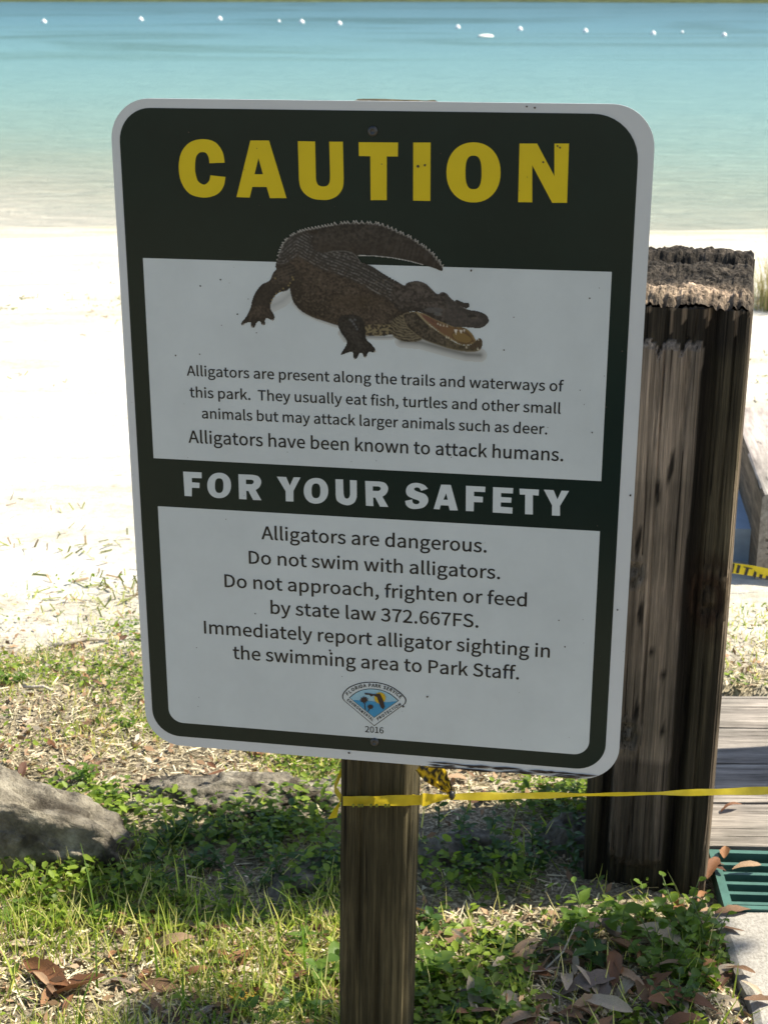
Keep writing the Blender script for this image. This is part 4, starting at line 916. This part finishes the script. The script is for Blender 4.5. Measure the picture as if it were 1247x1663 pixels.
# straw and small litter
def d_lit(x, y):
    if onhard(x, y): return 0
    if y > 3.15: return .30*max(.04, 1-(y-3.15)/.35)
    if 2.08 < y < 2.40 and -.60+abs(nn(x, y, 6, 4))*.2 < x: return .16  # pale straw thinned here to deepen the post's cast shadow
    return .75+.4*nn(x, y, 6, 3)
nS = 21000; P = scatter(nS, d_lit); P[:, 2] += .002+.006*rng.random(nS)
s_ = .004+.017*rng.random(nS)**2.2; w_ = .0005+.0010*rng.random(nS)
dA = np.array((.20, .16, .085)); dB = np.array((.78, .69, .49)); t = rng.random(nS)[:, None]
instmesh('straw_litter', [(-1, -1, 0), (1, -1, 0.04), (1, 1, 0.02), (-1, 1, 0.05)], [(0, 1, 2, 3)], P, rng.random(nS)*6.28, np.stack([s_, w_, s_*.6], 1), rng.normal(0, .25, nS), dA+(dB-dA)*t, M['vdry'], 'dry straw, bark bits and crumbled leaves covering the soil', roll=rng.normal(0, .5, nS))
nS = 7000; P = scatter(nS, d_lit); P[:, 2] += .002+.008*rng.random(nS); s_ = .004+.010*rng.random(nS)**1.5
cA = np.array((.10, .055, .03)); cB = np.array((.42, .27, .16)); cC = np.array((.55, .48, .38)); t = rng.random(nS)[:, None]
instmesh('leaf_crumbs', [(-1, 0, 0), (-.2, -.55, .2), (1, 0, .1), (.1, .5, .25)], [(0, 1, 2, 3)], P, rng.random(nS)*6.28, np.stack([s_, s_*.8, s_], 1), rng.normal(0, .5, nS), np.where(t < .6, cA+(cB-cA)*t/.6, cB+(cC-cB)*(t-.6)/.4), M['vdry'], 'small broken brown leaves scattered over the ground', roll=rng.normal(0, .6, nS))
# low green ground cover
def d_cov(x, y):
    if onhard(x, y): return 0
    n = nn(x, y, 4.5, 7)
    if 2.03 < y < 2.45 and x > -.62: return max(0, .28+1.5*n) if (y > 2.12 or x < -.02) else .12
    if y <= 2.12: return .75*max(0, .35+2.2*n) if x > -.04 else .12*max(0, .3+2*n)
    if y < 3.3: return .85*max(0, .14+2.4*n)
    return .10*max(0, .1+2.2*n)
nC = 13500; P = scatter(nC, d_cov, y1=3.6); P[:, 2] += .004+np.where((P[:, 1] < 2.45) & (P[:, 1] > 2.1), .045, .018)*rng.random(nC)
s_ = (.0035+.0065*rng.random(nC)**1.4)*np.where((P[:, 1] < 2.45), 1.15, .85); t = rng.random(nC)[:, None]
c1 = np.array((.045, .085, .012)); c2 = np.array((.22, .30, .035)); 
instmesh('ground_cover', [(-1, 0, 0), (-.35, -.5, .12), (.5, -.42, .1), (1, 0, -.1), (.5, .42, .1), (-.35, .5, .12)], [(0, 1, 2, 3), (0, 3, 4, 5)], P, rng.random(nC)*6.28, np.stack([s_, s_*1.1, s_], 1), rng.normal(0, .35, nC)-.1, c1+(c2-c1)*t, M['vgreen'], 'small leafy creeping plants covering the ground between the rocks', roll=rng.normal(0, .3, nC))
# sparse tufts and debris on the sand
def d_sand(x, y):
    if onhard(x, y): return 0
    return max(0, nn(x, y*.6, 1.6, 5)+.02)*1.2 + (1.0 if 8.6 < y < 9.4 and nn(x, 0, 1, 2) > -.2 else 0)
nD = 2600; P = []
while len(P) < nD:
    y = 3.4 + 9*random.random()**1.7; x = random.uniform(-.28, .28)*y*1.05
    if random.random() < d_sand(x, y):
        for _ in range(6): a_ = x+random.gauss(0, .03); b_ = y+random.gauss(0, .04); P.append((a_, b_, gz(a_, b_)+.004))
P = np.array(P); nD = len(P); s_ = (.008+.016*rng.random(nD)); t = rng.random(nD)[:, None]
instmesh('beach_debris', [(-1, -.12, 0), (1, -.12, .15), (1, .12, .2), (-1, .12, .1)], [(0, 1, 2, 3)], P, rng.random(nD)*6.28, np.stack([s_, s_, s_], 1), rng.normal(0, .6, nD), np.where(t < .6, np.array((.20, .22, .07)), np.array((.33, .24, .15)))*(.7+.6*rng.random((nD, 1))), M['vdry'], 'sparse grass tufts and leaf scraps on the white sand', roll=rng.normal(0, .5, nD))

# dead leaves: one object each
def leaf_mesh(name, L, Wd, curl, fold, lobed=0):
    V = []; Fc = []; n = 9; ph = random.random()*6
    for i in range(n+1):
        t = i/n; w = Wd*math.sin(math.pi*min(1, t*.96+.03))**.8*(1+lobed*.35*math.sin(t*19))*(1+.10*math.sin(t*31+ph)+.08*math.sin(t*47+2*ph)); x = L*(t-.5); z0 = curl*math.cos((t-.5)*3.1+.3)*L*.5 + .002*math.sin(t*9+ph)
        tw = .5*math.sin(t*3+ph)
        for k in (-1, -.5, 0, .5, 1): V.append((x, k*w/2, z0+abs(k)*w*fold+k*w*.3*tw+.0012*math.sin(k*7+t*11)))
    Fc = [(i*5+k, (i+1)*5+k, (i+1)*5+k+1, i*5+k+1) for i in range(n) for k in range(4)]
    b = len(V); V += [(-L/2, -.0006, V[2][2]), (-L/2, .0006, V[2][2]), (-L*.68, .0006, V[2][2]-.002), (-L*.68, -.0006, V[2][2]-.002)]; Fc.append((b, b+1, b+2, b+3))
    return mesh(name, V, Fc, True)
def mat_dead(name, a_, b_, c_):
    g = NT(name, .55, .35); oi = g.n('ShaderNodeObjectInfo'); p = g.coord((1, 1, 1)); n = g.noise(p, 90, 5, .7); m_ = g.noise(g.coord((20, 160, 60)), 1, 2)
    base = oi.outputs['Color']; g.col(g.mix(.6, base, g.mix(1.0, base, g.ramp(g.math('MULTIPLY', g.math('ADD', n, m_), .5), [(.35, (.35, .3, .28)), (.6, (1.25, 1.2, 1.15))]), 'MULTIPLY')))
    g.translucent(base, .2); g.bump(m_, .4, .002); return g.m
M['dead'] = mat_dead('dead_leaf', (.12, .055, .03), (.27, .145, .075), (.36, .24, .15)); M['deadpale'] = mat_dead('dead_leaf_pale', (.28, .22, .16), (.42, .35, .27), (.50, .42, .31))
dead = [leaf_mesh('fallen_leaf', 1, random.uniform(.26, .42), random.uniform(-.25, .3), random.uniform(.05, .35), .25 if k % 3 == 0 else 0) for k in range(9)]
for k, me in enumerate(dead): me.materials.append(M['dead'] if k % 3 else M['deadpale'])
pr_ = [link('fallen_leaf', me) for me in dead]; used = set()
PALL = [('dark brown', (.11, .055, .032)), ('rusty brown', (.20, .095, .045)), ('orange brown', (.29, .15, .07)), ('tan', (.38, .26, .16)), ('grey brown', (.23, .18, .14)), ('pale straw', (.48, .40, .29)), ('mid brown', (.21, .125, .07))]
def where(x, y, z=0):
    d = Vector((x, y, z - CAMZ)); dep = d.y*cp - d.z*sp; X_ = CX + F*d.x/dep; Y_ = CY + F*(-(d.y*sp) - d.z*cp)/dep
    return X_, Y_
def place_words(x, y):
    X_, Y_ = where(x, y); marks = [(60, 1330, 'the boulder'), (420, 1290, 'the limestone slab'), (500, 1440, 'the low brown stone'), (745, 1395, 'the dark rounded rock'), (1050, 1460, 'the weathered post'), (1200, 1440, 'the green grate'), (1180, 1580, 'the concrete edge'), (620, 1600, 'the foot of the sign post'), (810, 1530, 'the dark rosette'), (950, 1620, 'the leaf drift middle'), (150, 1045, 'the pale stick at the sand'), (60, 1630, 'the lower left corner'), (250, 1590, 'the large tan leaf'), (1085, 1570, 'the dense small leaved weed'), (390, 1610, 'the upright orange leaf'), (860, 1290, 'the palm stalk'), (205, 1180, 'the lower left sign corner'), (30, 1110, 'the far left weed'), (140, 1275, 'the spreading bright weed'), (490, 1540, 'the bright pointed sprig')]
    m = sorted(marks, key=lambda q: math.hypot(q[0]-X_, q[1]-Y_))[0]; dx, dy = X_-m[0], Y_-m[1]
    if abs(dx) > 1.4*abs(dy): side = 'left of' if dx < 0 else 'right of'
    else: side = 'behind' if dy < 0 else 'in front of'
    near = 'close ' if math.hypot(dx, dy) < 55 else ('well ' if math.hypot(dx, dy) > 110 else '')
    return near + side + ' ' + m[2]
seen_labels = set()
GZ = lambda x, y: .018 if (x > .53 and y < 2.055) else (.026 if (x > .53 and y < 2.24) else (.03 if x > .545 and y < 2.83 else gz(x, y)))
def put_leaf(x, y, L, label, group, rz=None, k=None, flat=.35, dz=.008, colour=None):
    k = random.randrange(9) if k is None else k; src = pr_[k]
    if k in used: o = src.copy(); C.objects.link(o)
    else: o = src; used.add(k)
    o.location = (x, y, GZ(x, y)+dz); o.scale = (L, L, L); o.rotation_euler = (random.gauss(0, flat), random.gauss(0, flat), random.uniform(0, 6.28) if rz is None else rz)
    if x > .47 and y < 2.3: o.rotation_euler[0] *= .35; o.rotation_euler[1] *= .35; o.location.z = GZ(x, y) + .004 + .004*random.random()
    if rz is None: o.rotation_euler[2] = random.uniform(0, 6.28)
    cn, cv = random.choice(PALL) if colour is None else colour
    o.color = (*cv, 1)
    if label is None:
        size = 'small' if L < .055 else ('medium' if L < .08 else 'large'); pose = 'tilted' if abs(o.rotation_euler[0])+abs(o.rotation_euler[1]) > .65 else ('curled' if k in (0, 2, 5) else 'flat')
        for extra in ('', 'lightly ribbed ', 'dry ', 'crisp '):
            label = f'{size} {pose} {extra}{cn} dead leaf {place_words(x, y)}'
            if label not in seen_labels: break
        seen_labels.add(label)
    tag(o, label, 'leaf', group); return o
GR = 'dead brown leaves lying on the ground'
zones = [(80, lambda: (random.gauss(.32, .13), random.uniform(1.76, 2.02)), (.04, .085), 'dead brown leaf in the drift between the sign post and the concrete'),
         (62, lambda: (random.uniform(-.62, -.03), random.uniform(1.78, 2.07)), (.03, .065), 'dead brown leaf lying in the sunny grass left of the sign post'),
         (50, lambda: (random.uniform(0.02, .50), random.uniform(2.42, 3.0)), (.03, .06), 'dead leaf in the sunlit litter seen under the sign, right of its post'),
         (45, lambda: (random.uniform(-.85, -.05), random.uniform(2.4, 3.2)), (.025, .055), 'dead leaf in the sunny litter behind the rocks on the left'),
         (20, lambda: (random.uniform(.49, .56), random.uniform(1.80, 2.26)), (.04, .075), 'dead leaf piled along the edge of the concrete and the grate')]
for n, f, (a_, b_), lb in zones:
    c = 0
    while c < n:
        x, y = f()
        if (x > .55 and y < 2.1) or (.34 < x < .52 and 2.1 < y < 2.4): continue
        put_leaf(x, y, random.uniform(a_, b_)*.95, None, GR, flat=.22 if x < 0 else .32, dz=.006+.02*random.random() if x > .1 and y < 2.1 else .007+.006*random.random()); c += 1
for x, y, L, rz, k, lb in [(120, 1612, .105, .05, 4, 'large reddish brown leaf near the lower left corner of the view'), (75, 1590, .09, 2.6, 2, 'dark rusty leaf just above the large one at lower left'), (398, 1568, .075, 1.2, 4, 'upright orange brown leaf in the grass left of the sign post'), (1058, 1535, .10, 2.6, 3, 'wide pale tan leaf under the round leaved plant'), (280, 1545, .085, 3.0, 5, 'tan leaf lying flat in the sunny grass'), (1212, 1408, .052, .2, 7, 'curled tan leaf lying on the top of the green grate'), (1190, 1472, .06, .1, 8, 'brown leaf lying along the lower bar of the grate'), (1187, 1314, .045, .4, 3, 'curled tan leaf on the planks beside the weathered post'), (1176, 1385, .04, 1.3, 4, 'orange brown leaf standing against the plank end'), (960, 1610, .10, .2, 0, 'long grey brown leaf on top of the leaf drift'), (1100, 1480, .05, 1.5, 2, 'orange leaf standing upright among the small green leaves'), (505, 1344, .05, 2.6, 6, 'yellow leaf lit among the shaded plants'), (355, 1290, .035, .3, 1, 'small rust leaf lying on the limestone slab'), (400, 1627, .05, .2, 6, 'yellow orange leaf at the bottom left of the sign post')]:
    p = onG(x, y) if x < 1150 else atZ(x, y, .032); cc = PALL[1] if 'red' in lb or 'rust' in lb else PALL[2] if 'orange' in lb else PALL[3] if 'tan' in lb else PALL[4] if 'grey' in lb else PALL[6]
    if 'yellow' in lb: cc = ('', (.50, .30, .04))
    if 'pale tan' in lb: cc = PALL[5]
    o = put_leaf(p.x, p.y, L, lb, None, rz, k, .25, .012 if x < 1150 else .004, cc)
    if x == 355: o.location.z = .055
# dry pale sticks
M['stick'] = mat_wood('dry_stick', (.22, .19, .15), (.45, .40, .33), (.66, .6, .52), (60, 60, 60), .4)
for (x0, y0, x1, y1, r, lb) in [(88, 1052, 182, 1040, .006, 'pale dry stick lying at the edge of the sand on the left'), (118, 1098, 130, 1072, .004, 'short pale stick standing up from the litter on the left'), (38, 1118, 95, 1128, .004, 'thin pale stick low on the left in the litter'), (165, 1285, 188, 1262, .004, 'short dry stick behind the boulder'), (870, 1310, 960, 1280, .006, 'pale curved palm stalk in the litter under the sign'), (870, 1590, 935, 1500, .0016, 'thin grey bent twig rising from the leaf drift'), (1010, 1262, 1030, 1240, .004, 'short dry stick beside the weathered post')]:
    a_, b_ = onG(x0, y0), onG(x1, y1); V = []; Fc = []; m_ = (a_+b_)/2; m_ += Vector((.006, .004, .010)); a_.z += r*.6; b_.z += r*.6
    if r < .002: b_ = atY(x1, y1, a_.y-.0); m_ = atY((x0+x1)/2+12, (y0+y1)/2, a_.y)
    tube(V, Fc, [tuple(q - a_) for q in (a_, a_.lerp(m_, .5), m_, m_.lerp(b_, .5), b_)], [r, r*.9, r*.85, r*.7, r*.35], 7)
    o = link('dry_stick', mesh('dry_stick', V, Fc, True), M['stick']); o.location = a_; tag(o, lb, 'stick')
V = []; Fc = []
# leafy plants with separate leaves
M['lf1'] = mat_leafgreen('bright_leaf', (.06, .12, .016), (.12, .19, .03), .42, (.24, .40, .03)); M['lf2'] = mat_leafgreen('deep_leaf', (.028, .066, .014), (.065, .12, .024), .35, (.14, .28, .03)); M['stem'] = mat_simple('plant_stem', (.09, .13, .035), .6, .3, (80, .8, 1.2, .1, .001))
def green_leaf(W_, tip, fold, droop):
    V = []; Fc = []; n = 7
    for i in range(n+1):
        t = i/n; w = W_*(math.sin(math.pi*t**tip)**.75 if 0 < t < 1 else 0) + .012
        for k in (-1, -.5, 0, .5, 1): V.append((t, k*w/2*(1+.06*math.sin(t*25)), -droop*t*t+abs(k)*w*fold+.02*math.sin(t*13+k*2)))
    Fc = [(i*5+k, (i+1)*5+k, (i+1)*5+k+1, i*5+k+1) for i in range(n) for k in range(4)]; return mesh('leaf', V, Fc, True)
GL = {'oval': [green_leaf(.55, .9, .12, .15), green_leaf(.6, .85, .2, .3)], 'round': [green_leaf(.85, .8, .08, .1), green_leaf(.8, .75, .12, .2)], 'long': [green_leaf(.28, .75, .15, .25), green_leaf(.3, .7, .1, .4)]}
for st_, l_ in GL.items():
    for k, me in enumerate(l_): pass
GLm = {(s_, k, mt): None for s_ in GL for k in (0, 1) for mt in ('lf1', 'lf2')}
for (s_, k, mt) in GLm: me = GL[s_][k].copy(); me.materials.append(M[mt]); GLm[(s_, k, mt)] = me
KINDP = [('bushy', 16, .026, 'oval', .05), ('sparse', 6, .024, 'oval', .05), ('low', 9, .024, 'oval', .02), ('tall', 11, .024, 'oval', .075), ('narrow leaved', 11, .032, 'long', .045), ('round leaved', 10, .022, 'round', .045), ('tiny leaved', 18, .014, 'oval', .045), ('large leaved', 7, .036, 'oval', .045), ('tiny round leaved', 20, .012, 'round', .045), ('long leaved', 8, .046, 'long', .04)]
def shaded_plant(X_, Y_, group, mt):
    p = onG(X_, Y_); order = random.sample(KINDP, len(KINDP))
    for kd in order:
        l = f'{kd[0]} shaded green plant {place_words(p.x, p.y)}'
        if l not in seen_labels: break
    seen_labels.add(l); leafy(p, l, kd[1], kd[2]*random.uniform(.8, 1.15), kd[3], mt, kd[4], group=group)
def leafy(p, label, n, L, style, mt, h, spread_=1.0, name='leafy_plant', group=None):
    e = empty(name, p, random.uniform(0, 6.28)); V = []; Fc = []
    nst = max(1, n//6) if style != 'long' or h > .01 else 1; per = n/nst; c = 0
    for s_ in range(nst):
        a_ = 2*math.pi*s_/nst+random.uniform(-.4, .4); lean = (.25+.5*random.random())*spread_ if nst > 1 else .1; hh = h*random.uniform(.6, 1.1); r0 = random.uniform(0, .012)*spread_
        if h > .004: tube(V, Fc, [(r0*math.cos(a_), r0*math.sin(a_), -.01), ((r0+lean*hh*.4)*math.cos(a_), (r0+lean*hh*.4)*math.sin(a_), hh*.5), ((r0+lean*hh)*math.cos(a_), (r0+lean*hh)*math.sin(a_), hh)], [.0014, .0011, .0007], 5)
        for k in range(int(round(per))):
            t = (k+1)/per if h > .004 else .02; az = k*2.4+a_+random.uniform(-.3, .3); el = random.uniform(.15, .7) if h > .004 else random.uniform(.15, .6)
            o = link('leaf', GLm[(style, k % 2, mt)], None, e); rr = r0+lean*hh*t
            o.location = (rr*math.cos(a_), rr*math.sin(a_), max(.004, hh*t if h > .004 else .004)); s2 = L*random.uniform(.65, 1.15)*(1-.35*t if h > .004 else 1); o.scale = (s2, s2, s2); o.rotation_euler = (random.uniform(-.4, .4), -el, az); c += 1
    if V: link('stem', mesh('stem', V, Fc, True), M['stem'], e)
    return tag(e, label, 'plant', group)
PL = [(810, 1540, 14, .052, 'long', 'lf2', .003, 'dark green rosette of long leaves in the shade between the two posts'),
 (1010, 1535, 7, .044, 'round', 'lf1', .075, 'plant with large round bright leaves at the foot of the weathered post'),
 (1108, 1512, 44, .027, 'round', 'lf1', .075, 'sprig of tiny round leaves at the lower right of the weathered post'),
 (1050, 1500, 22, .026, 'round', 'lf1', .05, 'small sprig of round leaves at the middle foot of the weathered post'),
 (955, 1510, 18, .036, 'oval', 'lf1', .06, 'bright leafy weed at the left foot of the weathered post'),
 (962, 1570, 14, .042, 'oval', 'lf2', .04, 'broad leaved weed in front of the weathered post, left side'),
 (1085, 1575, 40, .024, 'oval', 'lf1', .07, 'dense small leaved weed on the leaf drift'),
 (1130, 1600, 44, .023, 'round', 'lf1', .05, 'small leaved weed spilling toward the concrete edge'),
 (1100, 1640, 40, .018, 'round', 'lf2', .05, 'low dark weed at the bottom right beside the concrete'),
 (1125, 1535, 36, .023, 'round', 'lf1', .06, 'sunlit tiny leaved weed beside the fallen orange leaf'),
 (705, 1590, 9, .048, 'oval', 'lf1', .045, 'broad bright leaf plant at the right side of the sign post'),
 (790, 1640, 14, .030, 'round', 'lf1', .035, 'light green crinkled plant at the bottom edge right of the sign post'),
 (850, 1660, 12, .024, 'round', 'lf1', .03, 'small light green plant at the bottom edge below the rosette'),
 (730, 1655, 10, .026, 'oval', 'lf2', .03, 'dark leaf plant at the bottom edge close to the sign post'),
 (700, 1500, 9, .034, 'oval', 'lf2', .03, 'shaded plant right beside the sign post'),
 (528, 1600, 12, .040, 'round', 'lf1', .05, 'broad round leaf plant touching the left side of the sign post'),
 (488, 1540, 11, .036, 'long', 'lf1', .035, 'bright pointed leaf sprig in the sun left of the sign post'),
 (500, 1650, 12, .030, 'oval', 'lf2', .045, 'dark leafy weed at the bottom edge left of the sign post'),
 (430, 1660, 12, .026, 'oval', 'lf2', .04, 'low dark green weed at the bottom edge left of centre'),
 (12, 1400, 10, .034, 'oval', 'lf1', .04, 'bright leafy weed before the boulder at the left edge'),
 (108, 1385, 10, .020, 'round', 'lf1', .05, 'small upright weed in front of the boulder'),
 (205, 1440, 14, .034, 'long', 'lf2', .04, 'dark green pointed plant at the tail of the boulder'),
 (260, 1450, 14, .032, 'long', 'lf2', .04, 'dark pointed plant right of the boulder'),
 (165, 1500, 8, .026, 'oval', 'lf1', .03, 'small blue green weed below the boulder'),
 (20, 1110, 14, .03, 'oval', 'lf1', .03, 'bright green weed on the far left in the litter'),
 (140, 1272, 22, .030, 'oval', 'lf1', .035, 'bright spreading weed behind the boulder'),
 (185, 1300, 18, .026, 'oval', 'lf1', .03, 'bright weed right of the boulder top'),
 (205, 1180, 14, .024, 'oval', 'lf1', .03, 'green weed in the litter near the sign edge'),
 (390, 1300, 8, .026, 'oval', 'lf1', .03, 'small green plant growing over the limestone slab'),
 (1000, 1500, 10, .040, 'oval', 'lf1', .085, 'tall bright plant with broad oval leaves before the middle of the weathered post'),
 (930, 1525, 10, .036, 'oval', 'lf1', .06, 'bright broad leaved plant left of the weathered post foot'),
 (1150, 1550, 26, .024, 'oval', 'lf1', .07, 'bushy bright weed overhanging the concrete corner'),
 (900, 1560, 14, .028, 'oval', 'lf2', .05, 'mid green weed left of the leaf drift'),
 (1040, 1570, 20, .026, 'round', 'lf1', .05, 'round leaved weed in the centre of the leaf drift'),
 (30, 1480, 9, .02, 'oval', 'lf1', .03, 'small weed among the grass at the left edge')]
for x, y, n, L, st_, mt, h, lb in PL: leafy(onG(x, y), lb, n, L, st_, mt, h, 1.0 if h > .01 else 1)
for i in range(30):   # the shaded bank of plants, dark leaf colour deepening the post's shadow
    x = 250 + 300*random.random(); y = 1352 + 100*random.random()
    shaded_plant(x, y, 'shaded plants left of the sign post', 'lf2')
for i in range(22):  # dark leaf colour deepens the shadow between the posts too
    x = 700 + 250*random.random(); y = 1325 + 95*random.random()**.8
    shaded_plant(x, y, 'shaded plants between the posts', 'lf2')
# dry grass clumps on the beach at the right
V = []; Q = []; cl = []
def clump(cx_, cy_, n, h, sp):
    V = []; Q = []; cl = []
    for i in range(n):
        a_ = random.uniform(0, 6.28); r0 = sp*random.random()**.6*.5; bx, by = r0*math.cos(a_), r0*math.sin(a_); hh = h*random.uniform(.5, 1.1); ln = random.uniform(.2, .9); b = len(V); az = random.uniform(0, 6.28); w0 = random.uniform(.002, .004)
        c = np.array(random.choice([(.42, .33, .18), (.50, .40, .22), (.32, .30, .12), (.25, .27, .09)]))
        for k in range(5):
            t = k/4; r_ = hh*ln*t*t*.6; z = hh*t*(1-.2*ln*t); w = w0*(1-t*.85)
            V += [(bx+math.cos(az)*r_-math.sin(az)*w, by+math.sin(az)*r_+math.cos(az)*w, z), (bx+math.cos(az)*r_+math.sin(az)*w, by+math.sin(az)*r_-math.cos(az)*w, z)]; cl += [c, c]
        Q += [(b+2*k, b+2*k+1, b+2*k+3, b+2*k+2) for k in range(4)]
    o = link('dry_grass_clump', npmesh('dry_grass_clump', V, Q, np.array(cl)), M['vdry']); o.location = (cx_, cy_, gz(cx_, cy_)); return o
tag(clump(2.36, 8.6, 600, .36, .45), 'dry yellow grass clump on the beach just right of the weathered post', 'grass clump')
tag(clump(2.62, 9.0, 600, .46, .6), 'taller dry grass clump on the beach at the right edge', 'grass clump')

# ------------------------------------------------------------------ unseen live oak added at the right so its low limb dapples the foreground
oak = empty('shade_oak', (3.9, -1.4, 0)); tag(oak, 'unseen live oak added right of the viewpoint, its low limb shading the foreground', 'tree')
V = []; Fc = []; tube(V, Fc, [(0, 0, -.3), (-.05, .05, 1.2), (-.2, .1, 2.6), (-.1, -.1, 4.6)], [.30, .24, .2, .1], 10)
tube(V, Fc, [(-.2, .1, 2.3), (-.7, 1.4, 2.9), (-1.1, 2.5, 3.05), (-1.4, 3.25, 2.95)], [.13, .08, .045, .015], 7)
tube(V, Fc, [(-.1, 0, 3), (.9, -.8, 3.8), (1.4, -1.2, 4.4)], [.12, .08, .03], 7); tube(V, Fc, [(-.2, 0, 3.2), (-1.2, -.9, 4.2), (-1.8, -1.1, 4.6)], [.11, .07, .03], 7)
link('trunk', mesh('trunk', V, Fc, True), M['bark'], oak)
cl_ = [((random.uniform(-1.7, 1.7), random.uniform(-1.9, 1.3), random.uniform(3.6, 5.4)), random.uniform(.5, .8)) for _ in range(16)]
link('crown', crown_mesh('crown', cl_, 260, .09), M['crown'], oak)
# limb end foliage set to shade the lower right: sun-facing coordinates (y, h) with h = z - x*tan(el)
tE = math.tan(SUN_EL); cl_ = []
for k in range(54):
    Y_ = random.uniform(1.66, 1.985); h_ = random.uniform(-.52, .12) if k % 4 else random.uniform(.1, .42)
    if h_ > -.15 and Y_ > 1.9: continue
    X_ = 2.45+random.uniform(-.2, .2); cl_.append(((X_-3.9, Y_+1.4+(X_-.3)*SUN_K, h_+X_*tE), random.uniform(.045, .085)))
link('limb_shade_leaves', crown_mesh('limb_shade_leaves', cl_, 34, .032), M['crown'], oak)
# foreground surface settings end
